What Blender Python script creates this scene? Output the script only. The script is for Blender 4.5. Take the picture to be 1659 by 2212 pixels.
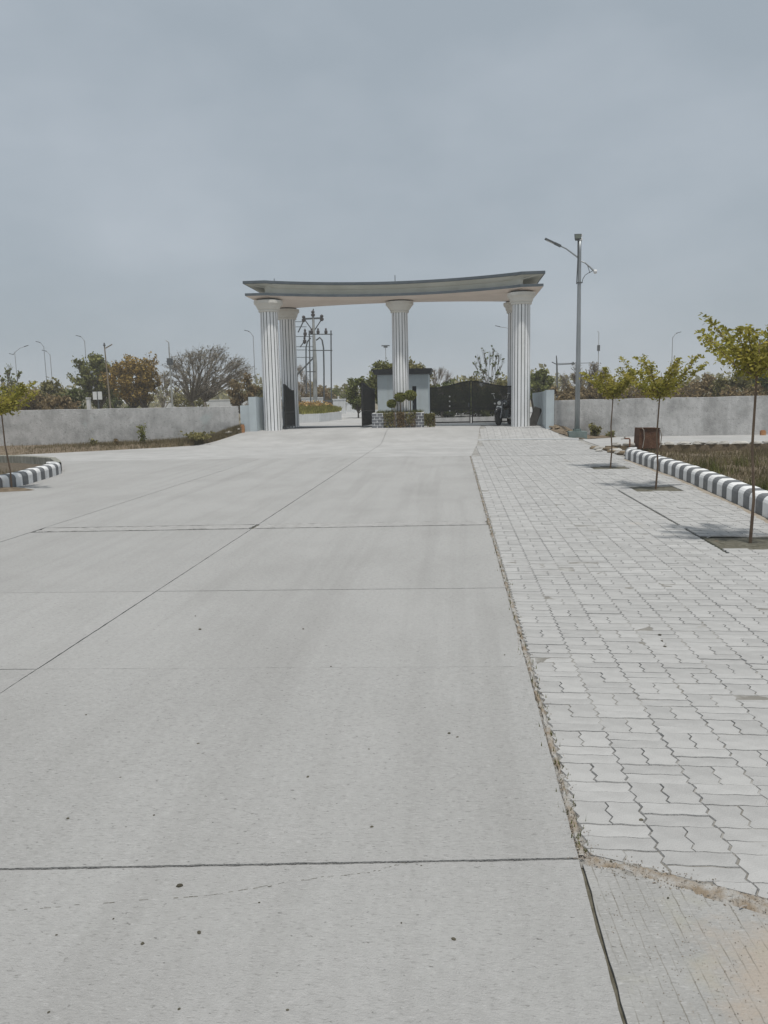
import bpy, math, random
import numpy as np
from mathutils import Vector, Matrix

# ---------------------------------------------------------------- scene, camera, sky, sun
for o in list(bpy.data.objects): bpy.data.objects.remove(o)
sc = bpy.context.scene
COL = sc.collection
rng = random.Random(7)
nrg = np.random.default_rng(7)

YAW, PIT, ROL, F, H = math.radians(5.29), math.radians(8.43), 0.02, 1661.0, 1.5
CX, CY = 829.5, 1106.0
Rv = np.array([math.cos(YAW), math.sin(YAW), 0.0])
fw = np.array([-math.sin(YAW)*math.cos(PIT), math.cos(YAW)*math.cos(PIT), -math.sin(PIT)])
Uv = np.cross(Rv, fw)
ir = math.cos(ROL)*Rv - math.sin(ROL)*Uv
iu = math.sin(ROL)*Rv + math.cos(ROL)*Uv
CAMP = np.array([0, 0, H])
def ray(x, y): return fw*F + (x-CX)*ir + (CY-y)*iu
def G(x, y, z=0.0):                       # survey: picture point -> point on level z
    d = ray(x, y); return CAMP + d*((z-H)/d[2])
def A(x, y, Y):                           # survey: picture point -> point at distance Y along the road
    d = ray(x, y); return CAMP + d*(Y/d[1])

cam = bpy.data.cameras.new('camera'); camo = bpy.data.objects.new('camera', cam); COL.objects.link(camo)
M = Matrix(((ir[0], iu[0], -fw[0], 0), (ir[1], iu[1], -fw[1], 0), (ir[2], iu[2], -fw[2], H), (0, 0, 0, 1)))
camo.matrix_world = M
cam.sensor_fit = 'VERTICAL'; cam.angle = 2*math.atan(1106.0/F)
cam.clip_start = 0.05; cam.clip_end = 6000
sc.camera = camo
sc.render.resolution_x, sc.render.resolution_y = 768, 1024

SUN = Vector((0.09, -0.25, 1.0)).normalized()      # towards the sun: high, a little right of and behind the camera
elev = math.asin(SUN.z); azim = math.atan2(SUN.x, SUN.y)
w = bpy.data.worlds.new('World'); sc.world = w; w.use_nodes = True
nt = w.node_tree; nt.nodes.clear()
out = nt.nodes.new('ShaderNodeOutputWorld'); bg = nt.nodes.new('ShaderNodeBackground')
sky = nt.nodes.new('ShaderNodeTexSky'); sky.sky_type = 'NISHITA'; sky.sun_disc = False
sky.sun_elevation = elev; sky.sun_rotation = azim; sky.dust_density = 4.0; sky.air_density = 1.2
tc = nt.nodes.new('ShaderNodeTexCoord'); mp = nt.nodes.new('ShaderNodeMapping'); mp.inputs['Scale'].default_value = (1.0, 1.0, 1.9); mp.inputs['Location'].default_value = (.35, .2, .1)
no = nt.nodes.new('ShaderNodeTexNoise'); no.inputs['Scale'].default_value = 3.0; no.inputs['Detail'].default_value = 5; no.inputs['Roughness'].default_value = .5
rp = nt.nodes.new('ShaderNodeValToRGB')
rp.color_ramp.elements[0].position = .40; rp.color_ramp.elements[0].color = (.365, .42, .470, 1)
rp.color_ramp.elements[1].position = .72; rp.color_ramp.elements[1].color = (.455, .507, .56, 1)
sc10 = nt.nodes.new('ShaderNodeVectorMath'); sc10.operation = 'SCALE'; sc10.inputs['Scale'].default_value = 10.0
mx = nt.nodes.new('ShaderNodeMix'); mx.data_type = 'RGBA'; mx.inputs[0].default_value = .9
nt.links.new(tc.outputs['Generated'], mp.inputs['Vector']); nt.links.new(mp.outputs[0], no.inputs['Vector'])
nt.links.new(no.outputs['Fac'], rp.inputs[0]); nt.links.new(rp.outputs[0], sc10.inputs[0])
nt.links.new(sky.outputs[0], mx.inputs[6]); nt.links.new(sc10.outputs[0], mx.inputs[7])
nt.links.new(mx.outputs[2], bg.inputs[0]); bg.inputs[1].default_value = .1
nt.links.new(bg.outputs[0], out.inputs[0])

sl = bpy.data.lights.new('sun', 'SUN'); sl.energy = 3.1; sl.angle = math.radians(2.5); sl.color = (1, .965, .91)
so = bpy.data.objects.new('sun', sl); COL.objects.link(so); so.rotation_euler = SUN.to_track_quat('Z', 'Y').to_euler()
sc.cycles.volume_bounces = 2
sc.view_settings.view_transform = 'Standard'; sc.view_settings.look = 'None'
sc.view_settings.exposure = 0.0; sc.view_settings.gamma = 1.0; sc.view_settings.use_curve_mapping = False

# ---------------------------------------------------------------- materials
MT = {}
def mat(name, c1, c2=None, scale=6.0, rough=.85, bump=0.0, bscale=None, detail=5, stretch=(1, 1, 1), extra=None, island=0.0, transl=0.0, metal=0.0, spec=.3, rnd=0.0, lo=.35, hi=.68):
    m = bpy.data.materials.new(name); m.use_nodes = True; n = m.node_tree.nodes; l = m.node_tree.links
    b = n['Principled BSDF']; b.inputs['Roughness'].default_value = rough; b.inputs['Metallic'].default_value = metal
    b.inputs['Specular IOR Level'].default_value = spec
    col = None
    t = n.new('ShaderNodeTexCoord'); mpn = n.new('ShaderNodeMapping'); mpn.inputs['Scale'].default_value = stretch
    l.new(t.outputs['Object'], mpn.inputs['Vector'])
    if c2 is not None:
        nz = n.new('ShaderNodeTexNoise'); nz.inputs['Scale'].default_value = scale; nz.inputs['Detail'].default_value = detail; nz.inputs['Roughness'].default_value = .6
        l.new(mpn.outputs[0], nz.inputs['Vector'])
        r = n.new('ShaderNodeValToRGB'); r.color_ramp.elements[0].position = lo; r.color_ramp.elements[1].position = hi
        r.color_ramp.elements[0].color = (*c1, 1); r.color_ramp.elements[1].color = (*c2, 1)
        l.new(nz.outputs['Fac'], r.inputs[0]); col = r.outputs[0]
    else:
        rgb = n.new('ShaderNodeRGB'); rgb.outputs[0].default_value = (*c1, 1); col = rgb.outputs[0]
    def scale_by(sock, amt):
        nonlocal col
        mr = n.new('ShaderNodeMapRange'); mr.inputs[3].default_value = 1-amt; mr.inputs[4].default_value = 1+amt
        l.new(sock, mr.inputs[0])
        vm = n.new('ShaderNodeVectorMath'); vm.operation = 'SCALE'; l.new(col, vm.inputs[0]); l.new(mr.outputs[0], vm.inputs['Scale']); col = vm.outputs[0]
    if island:
        g = n.new('ShaderNodeNewGeometry'); scale_by(g.outputs['Random Per Island'], island)
    if rnd:
        oi = n.new('ShaderNodeObjectInfo'); scale_by(oi.outputs['Random'], rnd)
    if extra: col = extra(n, l, t, col)
    l.new(col, b.inputs['Base Color'])
    if bump:
        bz = n.new('ShaderNodeTexNoise'); bz.inputs['Scale'].default_value = bscale or scale*4; bz.inputs['Detail'].default_value = 6
        l.new(mpn.outputs[0], bz.inputs['Vector'])
        bp = n.new('ShaderNodeBump'); bp.inputs['Strength'].default_value = bump; bp.inputs['Distance'].default_value = .02
        l.new(bz.outputs['Fac'], bp.inputs['Height']); l.new(bp.outputs[0], b.inputs['Normal'])
    if transl:
        tr = n.new('ShaderNodeBsdfTranslucent'); l.new(col, tr.inputs[0]); ms = n.new('ShaderNodeMixShader'); ms.inputs[0].default_value = transl
        o = n['Material Output']; l.new(b.outputs[0], ms.inputs[1]); l.new(tr.outputs[0], ms.inputs[2]); l.new(ms.outputs[0], o.inputs[0])
    MT[name] = m; return m

def noise_layer(n, l, t, col, color, scale, lo, hi, amt=1.0, stretch=(1, 1, 1), detail=6, rough=.6, loc=(0, 0, 0)):
    mp2 = n.new('ShaderNodeMapping'); mp2.inputs['Scale'].default_value = stretch; mp2.inputs['Location'].default_value = loc
    l.new(t.outputs['Object'], mp2.inputs['Vector'])
    nz = n.new('ShaderNodeTexNoise'); nz.inputs['Scale'].default_value = scale; nz.inputs['Detail'].default_value = detail; nz.inputs['Roughness'].default_value = rough
    l.new(mp2.outputs[0], nz.inputs['Vector'])
    mr = n.new('ShaderNodeMapRange'); mr.inputs[1].default_value = lo; mr.inputs[2].default_value = hi; mr.inputs[4].default_value = amt
    l.new(nz.outputs['Fac'], mr.inputs[0])
    mxn = n.new('ShaderNodeMix'); mxn.data_type = 'RGBA'; l.new(mr.outputs[0], mxn.inputs[0]); l.new(col, mxn.inputs[6])
    mxn.inputs[7].default_value = (*color, 1); return mxn.outputs[2]

def conc_extra(n, l, t, col):
    col = noise_layer(n, l, t, col, (.275, .27, .26), 1.0, .45, .72, .50, stretch=(1, .55, 1))       # broad stains
    col = noise_layer(n, l, t, col, (.27, .265, .255), 1.3, .48, .70, .45, stretch=(2.6, .10, 1), loc=(5, 3, 0))  # tyre tracks
    col = noise_layer(n, l, t, col, (.405, .40, .39), .8, .52, .75, .35, loc=(15, 3, 0))
    col = noise_layer(n, l, t, col, (.19, .187, .178), 130, .54, .70, .65, stretch=(.3, 1.2, 1))      # broom texture
    col = noise_layer(n, l, t, col, (.47, .465, .455), 120, .55, .72, .6, stretch=(.35, 1.2, 1), loc=(3, 1, 0))
    col = noise_layer(n, l, t, col, (.10, .098, .09), 62, .635, .70, .7, stretch=(.6, 1, 1), loc=(1, 9, 0))   # small pits
    return col
mat('concrete', (.345, .342, .333), (.382, .379, .369), 26, .92, .5, 190, extra=conc_extra, rnd=.03, spec=.12)
mat('concrete_patch', (.33, .325, .315), (.43, .425, .415), 12, .95, .7, 90, extra=conc_extra, spec=.1)
mat('concrete_far', (.338, .335, .327), (.405, .402, .393), 1.5, .92, .2, 40, spec=.15,
    extra=lambda n, l, t, c: noise_layer(n, l, t, noise_layer(n, l, t, c, (.25, .245, .235), .35, .5, .7, .5, stretch=(.4, 1, 1)), (.20, .2, .19), 6, .62, .8, .4, stretch=(.25, 1, 1)))
def tined_extra(n, l, t, col):
    col = conc_extra(n, l, t, col)
    # tan dust patch with an uneven outline, right of the joint
    sx = n.new('ShaderNodeVectorMath'); sx.operation = 'DISTANCE'; l.new(t.outputs['Object'], sx.inputs[0]); sx.inputs[1].default_value = (.98, 1.80, 0)
    nq = n.new('ShaderNodeTexNoise'); nq.inputs['Scale'].default_value = 9; nq.inputs['Detail'].default_value = 9; nq.inputs['Roughness'].default_value = .72; l.new(t.outputs['Object'], nq.inputs[0])
    ad = n.new('ShaderNodeMath'); ad.operation = 'MULTIPLY_ADD'; l.new(nq.outputs['Fac'], ad.inputs[0]); ad.inputs[1].default_value = -.55; l.new(sx.outputs['Value'], ad.inputs[2])
    mq = n.new('ShaderNodeMapRange'); mq.inputs[1].default_value = .12; mq.inputs[2].default_value = -.06; mq.inputs[4].default_value = .65; l.new(ad.outputs[0], mq.inputs[0])
    mm = n.new('ShaderNodeMix'); mm.data_type = 'RGBA'; l.new(mq.outputs[0], mm.inputs[0]); l.new(col, mm.inputs[6]); mm.inputs[7].default_value = (.36, .30, .24, 1); col = mm.outputs[2]
    col = noise_layer(n, l, t, col, (.33, .32, .25), 5.0, .52, .66, .35, loc=(7.2, 2.4, 0))
    # tined grooves running along the road
    mp2 = n.new('ShaderNodeMapping'); mp2.inputs['Rotation'].default_value = (0, 0, math.radians(-3)); l.new(t.outputs['Object'], mp2.inputs['Vector'])
    wv = n.new('ShaderNodeTexWave'); wv.wave_type = 'BANDS'; wv.bands_direction = 'X'; wv.inputs['Scale'].default_value = 10.5; wv.inputs['Distortion'].default_value = .9
    wv.inputs['Detail'].default_value = 3; wv.inputs['Detail Scale'].default_value = 2.0; l.new(mp2.outputs[0], wv.inputs[0])
    mr = n.new('ShaderNodeMapRange'); mr.inputs[1].default_value = .93; mr.inputs[2].default_value = 1.0; l.new(wv.outputs['Fac'], mr.inputs[0])
    mp3 = n.new('ShaderNodeMapping'); mp3.inputs['Scale'].default_value = (1, .14, 1); l.new(t.outputs['Object'], mp3.inputs[0]); nz = n.new('ShaderNodeTexNoise'); nz.inputs['Scale'].default_value = 32; nz.inputs['Detail'].default_value = 5; nz.inputs['Roughness'].default_value = .7; l.new(mp3.outputs[0], nz.inputs[0])
    m2 = n.new('ShaderNodeMapRange'); m2.inputs[1].default_value = .44; m2.inputs[2].default_value = .62; m2.inputs[4].default_value = .75; l.new(nz.outputs['Fac'], m2.inputs[0])
    mu = n.new('ShaderNodeMath'); mu.operation = 'MULTIPLY'; l.new(mr.outputs[0], mu.inputs[0]); l.new(m2.outputs[0], mu.inputs[1])
    mxn = n.new('ShaderNodeMix'); mxn.data_type = 'RGBA'; l.new(mu.outputs[0], mxn.inputs[0]); l.new(col, mxn.inputs[6]); mxn.inputs[7].default_value = (.15, .14, .115, 1)
    return mxn.outputs[2]
mat('concrete_tined', (.29, .287, .275), (.345, .342, .33), 5, .92, .35, 140, extra=tined_extra, spec=.15)
def paver_extra(n, l, t, col):
    col = noise_layer(n, l, t, col, (.31, .30, .285), 3.0, .55, .75, .5)
    col = noise_layer(n, l, t, col, (.44, .44, .43), 1.2, .5, .7, .4)
    col = noise_layer(n, l, t, col, (.42, .36, .29), 1.1, .66, .76, .5, loc=(3, 8, 0))
    col = noise_layer(n, l, t, col, (.2, .198, .19), 90, .63, .78, .5)
    return col
mat('paver', (.335, .332, .324), (.40, .397, .388), 8, .92, .3, 130, extra=paver_extra, island=.075, rnd=.075, spec=.15)
mat('joint_sand', (.20, .19, .17), (.36, .355, .34), 5, .95, .4, 60, lo=.42, hi=.60)
mat('joint_dark', (.075, .07, .05), (.15, .14, .11), 20, .95, .4, 60)
mat('joint_open', (.03, .032, .022), (.055, .055, .035), 20, .95)
mat('joint_fill', (.235, .19, .14), (.345, .335, .315), 9, .95, .6, 60, lo=.42, hi=.58)
mat('soil', (.12, .092, .062), (.20, .16, .115), 8, .95, .6, 40)
mat('soil_dark', (.075, .06, .042), (.13, .105, .075), 12, .95, .6, 40)
mat('ground', (.14, .12, .08), (.22, .19, .14), .3, .95)
def plaster_extra(n, l, t, col):
    col = noise_layer(n, l, t, col, (.25, .248, .242), 1.6, .45, .68, .8, stretch=(1, 1, .7))
    col = noise_layer(n, l, t, col, (.24, .238, .232), 2.6, .52, .72, .3, stretch=(2.2, 2.2, .2), loc=(1, 0, 0))
    col = noise_layer(n, l, t, col, (.42, .47, .46), .8, .60, .66, .5, loc=(9, 0, 3))
    col = noise_layer(n, l, t, col, (.52, .515, .50), 7, .58, .75, .6)
    col = noise_layer(n, l, t, col, (.22, .218, .21), 14, .57, .70, .7)
    return col
mat('plaster', (.44, .435, .425), (.53, .525, .515), 4, .95, .6, 26, extra=plaster_extra)
mat('white_plaster', (.56, .57, .57), (.66, .67, .67), 2.0, .8, .15, 30, extra=lambda n, l, t, c: noise_layer(n, l, t, c, (.42, .43, .41), 2.0, .55, .75, .5, stretch=(2, 2, .25)))
mat('blue_plaster', (.44, .49, .51), (.50, .56, .58), 2.0, .8, .12, 30, extra=lambda n, l, t, c: noise_layer(n, l, t, c, (.38, .42, .41), 2.2, .52, .75, .5, stretch=(2, 2, .25)))
mat('column_white', (.76, .77, .775), (.82, .825, .83), 2.5, .7, .08, 40, extra=lambda n, l, t, c: noise_layer(n, l, t, c, (.54, .54, .50), 2.4, .50, .75, .55, stretch=(2, 2, .22)))
mat('groove_grey', (.05, .058, .065), None, rough=.8)  # column groove paint; also the painted shade of neck and lane strip
mat('soffit', (.66, .57, .50), (.72, .63, .56), 1.6, .8, .1, 20)
mat('cream', (.60, .58, .53), (.68, .66, .61), 1.6, .8, .1, 20)
mat('beam_grey', (.47, .47, .42), (.54, .54, .49), 1.6, .8, .1, 20)
mat('slate_trim', (.085, .105, .12), (.12, .14, .155), 3, .6)
mat('black_iron', (.014, .015, .015), (.028, .027, .024), 8, .5, spec=.4)
mat('white_paint', (.62, .62, .62), (.76, .76, .75), 5, .6, .1, 40, lo=.3, hi=.55, extra=lambda n, l, t, c: noise_layer(n, l, t, c, (.42, .38, .31), 6, .58, .78, .7))
mat('grey_paint', (.13, .135, .14), (.17, .175, .18), 6, .6, .1, 40, extra=lambda n, l, t, c: noise_layer(n, l, t, c, (.30, .27, .22), 7, .58, .8, .55))
mat('galvanised', (.26, .28, .29), (.36, .38, .39), 3, .45, metal=.6, spec=.5, stretch=(1, 1, .3))
mat('dark_steel', (.09, .10, .105), (.14, .15, .155), 4, .6, metal=.3)
mat('pole_brown', (.20, .17, .13), (.28, .24, .19), 3, .9)
mat('pole_concrete', (.30, .31, .30), (.38, .385, .37), 3, .9)
mat('lamp_far', (.27, .28, .29), (.33, .34, .35), 3, .6)
mat('lamp_head', (.10, .11, .115), None, rough=.5)
mat('flood_face', (.16, .18, .15), None, rough=.15, spec=.6)
mat('porcelain', (.07, .062, .06), None, rough=.3)
mat('base_green', (.13, .17, .16), (.19, .23, .22), 5, .9, .3, 40)
mat('rust', (.075, .038, .024), (.14, .075, .045), 6, .9, .5, 40)
mat('rust_pipe', (.20, .10, .06), None, rough=.8)
mat('hose', (.25, .22, .19), None, rough=.7)
mat('kerb_old', (.17, .17, .14), (.30, .295, .26), 4, .95, .4, 30, stretch=(3, 3, .5))
mat('stone', (.33, .315, .285), (.45, .435, .405), 9, .9, .6, 30, rnd=.15)
mat('stone_brown', (.15, .115, .075), (.24, .19, .13), 9, .9, .6, 30, rnd=.2)
mat('pebble', (.05, .046, .034), (.11, .10, .07), 60, .9, rnd=.3)
mat('orange_paint', (.36, .17, .075), (.46, .25, .12), 9, .8)
mat('roof_dark', (.05, .053, .058), (.075, .078, .08), 3, .7)
mat('door_dark', (.02, .024, .03), None, rough=.5)
mat('brick_paint', (.13, .135, .15), (.20, .205, .22), 9, .8, .2, 40, rnd=.12)
mat('mortar', (.74, .74, .72), (.80, .80, .78), 9, .9)
mat('rubber', (.018, .018, .018), None, rough=.8)
mat('bike_black', (.02, .021, .024), None, rough=.28, spec=.5)
mat('chrome', (.45, .45, .45), None, rough=.25, metal=.9)
mat('lens', (.55, .55, .53), None, rough=.2)
mat('board_dark', (.035, .034, .03), (.055, .05, .045), 8, .7)
mat('white_sign', (.62, .63, .62), (.70, .70, .70), 3, .7)
mat('bark_grey', (.10, .085, .068), (.17, .15, .125), 14, .95, .4, 60, stretch=(1, 1, .3))
mat('bark_young', (.12, .085, .062), (.20, .145, .10), 14, .9, .3, 60, stretch=(1, 1, .3))
mat('bark_pale', (.27, .24, .21), (.36, .33, .30), 8, .95)
def leaf(name, c1, c2, sc_=1.2): mat(name, c1, c2, sc_, .7, island=.35, transl=.3, spec=.15)
mat('leaf_young', (.22, .22, .045), (.42, .36, .08), 5, .7, island=.35, transl=.42, spec=.15)
leaf('leaf_green', (0.106, 0.128, 0.038), (0.213, 0.220, 0.071))
leaf('leaf_olive', (0.150, 0.146, 0.057), (0.275, 0.244, 0.104))
leaf('leaf_orange', (0.237, 0.171, 0.052), (0.388, 0.262, 0.085))
leaf('leaf_dark', (0.062, 0.085, 0.028), (0.138, 0.152, 0.052))
leaf('leaf_brown', (0.181, 0.134, 0.071), (0.288, 0.220, 0.119))
leaf('leaf_olive2', (0.125, 0.140, 0.048), (0.250, 0.244, 0.085))
leaf('leaf_thorn', (.19, .175, .13), (.29, .265, .205))
mat('bark_thorn', (.16, .14, .115), (.24, .215, .18), 10, .95)
leaf('twig_grey', (.15, .135, .115), (.22, .20, .175))
leaf('grass_dry', (.15, .125, .07), (.27, .225, .135), .8)
leaf('grass_green', (.10, .115, .035), (.20, .19, .07), 1.5)
leaf('grass_bed', (.17, .17, .045), (.28, .26, .08), 1.5)
leaf('flower_orange', (.40, .20, .08), (.50, .38, .16), 3)

# ---------------------------------------------------------------- mesh helpers
class MB:
    def __init__(s): s.v = []; s.f = []; s.m = []
    def add(s, vs, fs, mi=0):
        b = len(s.v); s.v += [tuple(v) for v in vs]; s.f += [tuple(b+i for i in f) for f in fs]; s.m += [mi]*len(fs)
    def box(s, x0, x1, y0, y1, z0, z1, mi=0):
        s.add([(x0,y0,z0),(x1,y0,z0),(x1,y1,z0),(x0,y1,z0),(x0,y0,z1),(x1,y0,z1),(x1,y1,z1),(x0,y1,z1)],
              [(0,3,2,1),(4,5,6,7),(0,1,5,4),(1,2,6,5),(2,3,7,6),(3,0,4,7)], mi)
    def bar(s, p, q, w, d=None, mi=0, up=(0, 0, 1)):
        p = Vector(p); q = Vector(q); a = (q-p).normalized(); up = Vector(up)
        if abs(a.dot(up)) > .95: up = Vector((0, 1, 0))
        x = a.cross(up).normalized(); y = x.cross(a); d = d or w; vs = []
        for c in (p, q):
            for sx, sy in ((-1,-1),(1,-1),(1,1),(-1,1)): vs.append(c + x*sx*w/2 + y*sy*d/2)
        s.add(vs, [(0,1,2,3),(7,6,5,4),(0,4,5,1),(1,5,6,2),(2,6,7,3),(3,7,4,0)], mi)
    def tube(s, pts, rad, n=6, mi=0, cap=True):
        pts = [Vector(p) for p in pts]; k = len(pts)
        if not hasattr(rad, '__len__'): rad = [rad]*k
        b = len(s.v); prev = None
        for i, p in enumerate(pts):
            t = (pts[min(i+1,k-1)]-pts[max(i-1,0)]).normalized()
            if prev is None:
                up = Vector((0,0,1)) if abs(t.z) < .9 else Vector((1,0,0)); x = t.cross(up).normalized()
            else: x = (prev - t*prev.dot(t)).normalized()
            prev = x; y = t.cross(x)
            for j in range(n):
                a = 2*math.pi*j/n; s.v.append(tuple(p + (x*math.cos(a)+y*math.sin(a))*rad[i]))
        for i in range(k-1):
            for j in range(n):
                j2 = (j+1) % n; s.f.append((b+i*n+j, b+i*n+j2, b+(i+1)*n+j2, b+(i+1)*n+j)); s.m.append(mi)
        if cap:
            s.f.append(tuple(b+j for j in range(n))[::-1]); s.m.append(mi); s.f.append(tuple(b+(k-1)*n+j for j in range(n))); s.m.append(mi)
    def lathe(s, prof, c=(0,0,0), n=24, mi=0, axis='z'):
        b = len(s.v)
        for r, z in prof:
            for j in range(n):
                a = 2*math.pi*j/n; q = (r*math.cos(a), r*math.sin(a), z)
                if axis == 'x': q = (q[2], q[0], q[1])
                s.v.append((c[0]+q[0], c[1]+q[1], c[2]+q[2]))
        for i in range(len(prof)-1):
            for j in range(n):
                j2 = (j+1) % n; s.f.append((b+i*n+j, b+i*n+j2, b+(i+1)*n+j2, b+(i+1)*n+j)); s.m.append(mi)
        s.f.append(tuple(b+j for j in range(n))[::-1]); s.m.append(mi)
        e = b+(len(prof)-1)*n; s.f.append(tuple(e+j for j in range(n))); s.m.append(mi)
    def prism(s, poly, z0, z1, mi=0):
        n = len(poly); vs = [(x, y, z0) for x, y in poly]+[(x, y, z1) for x, y in poly]
        s.add(vs, [tuple(range(n))[::-1], tuple(range(n, 2*n))]+[(i, (i+1) % n, n+(i+1) % n, n+i) for i in range(n)], mi)
    def mesh(s, name, mats, smooth=False):
        me = bpy.data.meshes.new(name); me.from_pydata(s.v, [], s.f)
        for m in (mats if isinstance(mats, (list, tuple)) else [mats]): me.materials.append(MT[m])
        me.polygons.foreach_set('material_index', s.m)
        if smooth: me.polygons.foreach_set('use_smooth', [True]*len(me.polygons))
        me.update(); return me
    def build(s, name, mats, parent=None, smooth=False, loc=None):
        return link(name, s.mesh(name, mats, smooth), parent, loc)
def link(name, me, parent=None, loc=None):
    o = bpy.data.objects.new(name, me); COL.objects.link(o)
    if parent: o.parent = parent
    if loc is not None: o.location = loc
    return o
def tag(o, label=None, cat=None, group=None, kind=None):
    if label: o['label'] = label
    if cat: o['category'] = cat
    if group: o['group'] = group
    if kind: o['kind'] = kind
    return o
def empty(name, loc, label, cat, group=None, rz=0):
    o = bpy.data.objects.new(name, None); COL.objects.link(o); o.location = loc; o.rotation_euler = (0, 0, rz); o.empty_display_size = .2
    return tag(o, label, cat, group)
def local(parent, p): return Vector(p)-parent.location
def quads_mesh(name, C, S, matname, asp=1.7, flat=0.0):
    """many small leaf faces: C centres (N,3), S sizes (N)"""
    C = np.asarray(C, float); N = len(C); S = np.broadcast_to(np.asarray(S, float), (N,))
    a = nrg.normal(size=(N,3)); a[:,2] *= (1-flat); a /= np.linalg.norm(a, axis=1)[:,None]
    b = nrg.normal(size=(N,3)); b[:,2] *= (1-flat); b -= a*(a*b).sum(1)[:,None]; b /= np.linalg.norm(b, axis=1)[:,None]
    L = a*(S*asp/2)[:,None]; W = b*(S/2)[:,None]
    V = np.stack([C-L, C+W*.9-L*.1, C+L, C-W*.9-L*.1], 1).reshape(-1,3)
    me = bpy.data.meshes.new(name); me.vertices.add(4*N); me.vertices.foreach_set('co', V.ravel())
    me.loops.add(4*N); me.loops.foreach_set('vertex_index', np.arange(4*N, dtype=np.int32))
    me.polygons.add(N); me.polygons.foreach_set('loop_start', np.arange(0, 4*N, 4, dtype=np.int32))
    me.materials.append(MT[matname]); me.update(); me.validate(); return me
def tris_mesh(name, V, matname):
    V = np.asarray(V, float).reshape(-1,3); N = len(V)//3
    me = bpy.data.meshes.new(name); me.vertices.add(3*N); me.vertices.foreach_set('co', V.ravel())
    me.loops.add(3*N); me.loops.foreach_set('vertex_index', np.arange(3*N, dtype=np.int32))
    me.polygons.add(N); me.polygons.foreach_set('loop_start', np.arange(0, 3*N, 3, dtype=np.int32))
    me.materials.append(MT[matname]); me.update(); me.validate(); return me
def ss(t): t = min(1, max(0, t)); return t*t*(3-2*t)
def terrain(x, y):                         # the apron ramps up 0.38 m to the gateway
    s = ss((x+9.2)/1.6) if x < -6 else 1-ss((x-3.5)/1.2)
    if y > 29: s = 1
    return .38*ss((y-24.8)/3.4)*s

# ---------------------------------------------------------------- ground
g = MB(); g.add([(-1200,-300,-.35),(1200,-300,-.35),(1200,1500,-.35),(-1200,1500,-.35)], [(0,1,2,3)])
tag(g.build('ground', 'ground'), kind='structure')
g = MB(); g.add([(-250,29.3,.33),(250,29.3,.33),(250,500,.33),(-250,500,.33)], [(0,1,2,3)])
tag(g.build('inner_ground', 'ground'), kind='structure')

# ---------------------------------------------------------------- concrete road slabs
def ragged(poly, step, amp, inset):
    """polygon edges resampled and chipped inward"""
    cx = sum(p[0] for p in poly)/len(poly); cy = sum(p[1] for p in poly)/len(poly); outp = []
    n = len(poly)
    for i in range(n):
        a = Vector(poly[i]); b = Vector(poly[(i+1) % n]); e = b-a; L = e.length; nn = Vector((-e.y, e.x)).normalized()
        if nn.dot(Vector((cx, cy))-a) < 0: nn = -nn
        k = max(1, min(90, int(L/step)))
        for j in range(k):
            t = j/k; off = inset + (rng.random()**3*amp if j else 0)
            pt = a+e*t+nn*off
            if j == 0: d = (Vector((cx, cy))-a).normalized(); pt = a+d*inset*1.4
            outp.append((pt.x, pt.y))
    return outp
rb = MB(); rb.add([(-40,-3,-.014),(4,-3,-.014),(4,19.7,-.014),(-40,19.7,-.014)], [(0,1,2,3)])
road = tag(rb.build('road', 'joint_dark'), kind='structure')
def slab(poly, z=0.0, m='concrete', step=.05, amp=.004, inset=.004):
    p = ragged(poly, step, amp, inset); b = MB(); b.prism(p, -.06, z); return b.build('slab', m, road)
def Yl(y0, y1, x0, x1): return lambda x: y0+(y1-y0)*(x-x0)/(x1-x0)
JA = Yl(2.192, 2.362, -1.488, .397); JB = Yl(4.025, 4.175, -2.609, .377); JC = Yl(5.758, 5.97, -3.668, .39); JD = Yl(8.61, 8.99, -4.891, .413); JE = lambda x: JD(x)+.33
X1, X2, X0 = -2.39, .40, -5.03
slab([(X1,-2),(X2,-2),(X2,JA(X2)),(X1,JA(X1))], 0, inset=.004, amp=.004, step=.03)
slab([(X1,JA(X1)),(X2,JA(X2)),(X2,JB(X2)),(X1,JB(X1))], .002, inset=.003, amp=.003, step=.03)
slab([(X1,JB(X1)),(X2,JB(X2)),(X2,JC(X2)),(X1,JC(X1))], 0, inset=.003, amp=.003)
slab([(X1,JC(X1)),(X2,JC(X2)),(X2,JD(X2)),(X1,JD(X1))], .001, inset=.004)
slab([(X1,JD(X1)),(X2,JD(X2)),(X2,JE(X2)),(X1,JE(X1))], .004, 'concrete_patch', inset=.014, amp=.03)
slab([(X1,JE(X1)),(X2,JE(X2)),(X2,19.65),(X1,19.65)], 0, inset=.005)
slab([(X0,-2),(X1,-2),(X1,JA(X1)),(X0,JA(X0))], -.001)
slab([(X0,JA(X0)),(X1,JA(X1)),(X1,JB(X1)),(X0,JB(X0))], 0)
slab([(X0,JB(X0)),(X1,JB(X1)),(X1,JC(X1)),(X0,JC(X0))], .001)
slab([(X0,JC(X0)),(X1,JC(X1)),(X1,JD(X1)),(X0,JD(X0))], 0)
slab([(X0,JD(X0)),(X1,JD(X1)),(X1,JE(X1)),(X0,JE(X0))], .003, 'concrete_patch', inset=.022, amp=.05)
slab([(X0,JE(X0)),(X1,JE(X1)),(X1,19.65),(X0,19.65)], .001)
slab([(-40,-2),(X0,-2),(X0,7.9),(-40,7.9)], 0); slab([(-40,7.9),(X0,7.9),(X0,17.0),(-40,17.0)], .0015); slab([(-40,17.0),(X0,16.55),(X0,19.65),(-40,19.65)], 0)
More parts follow.
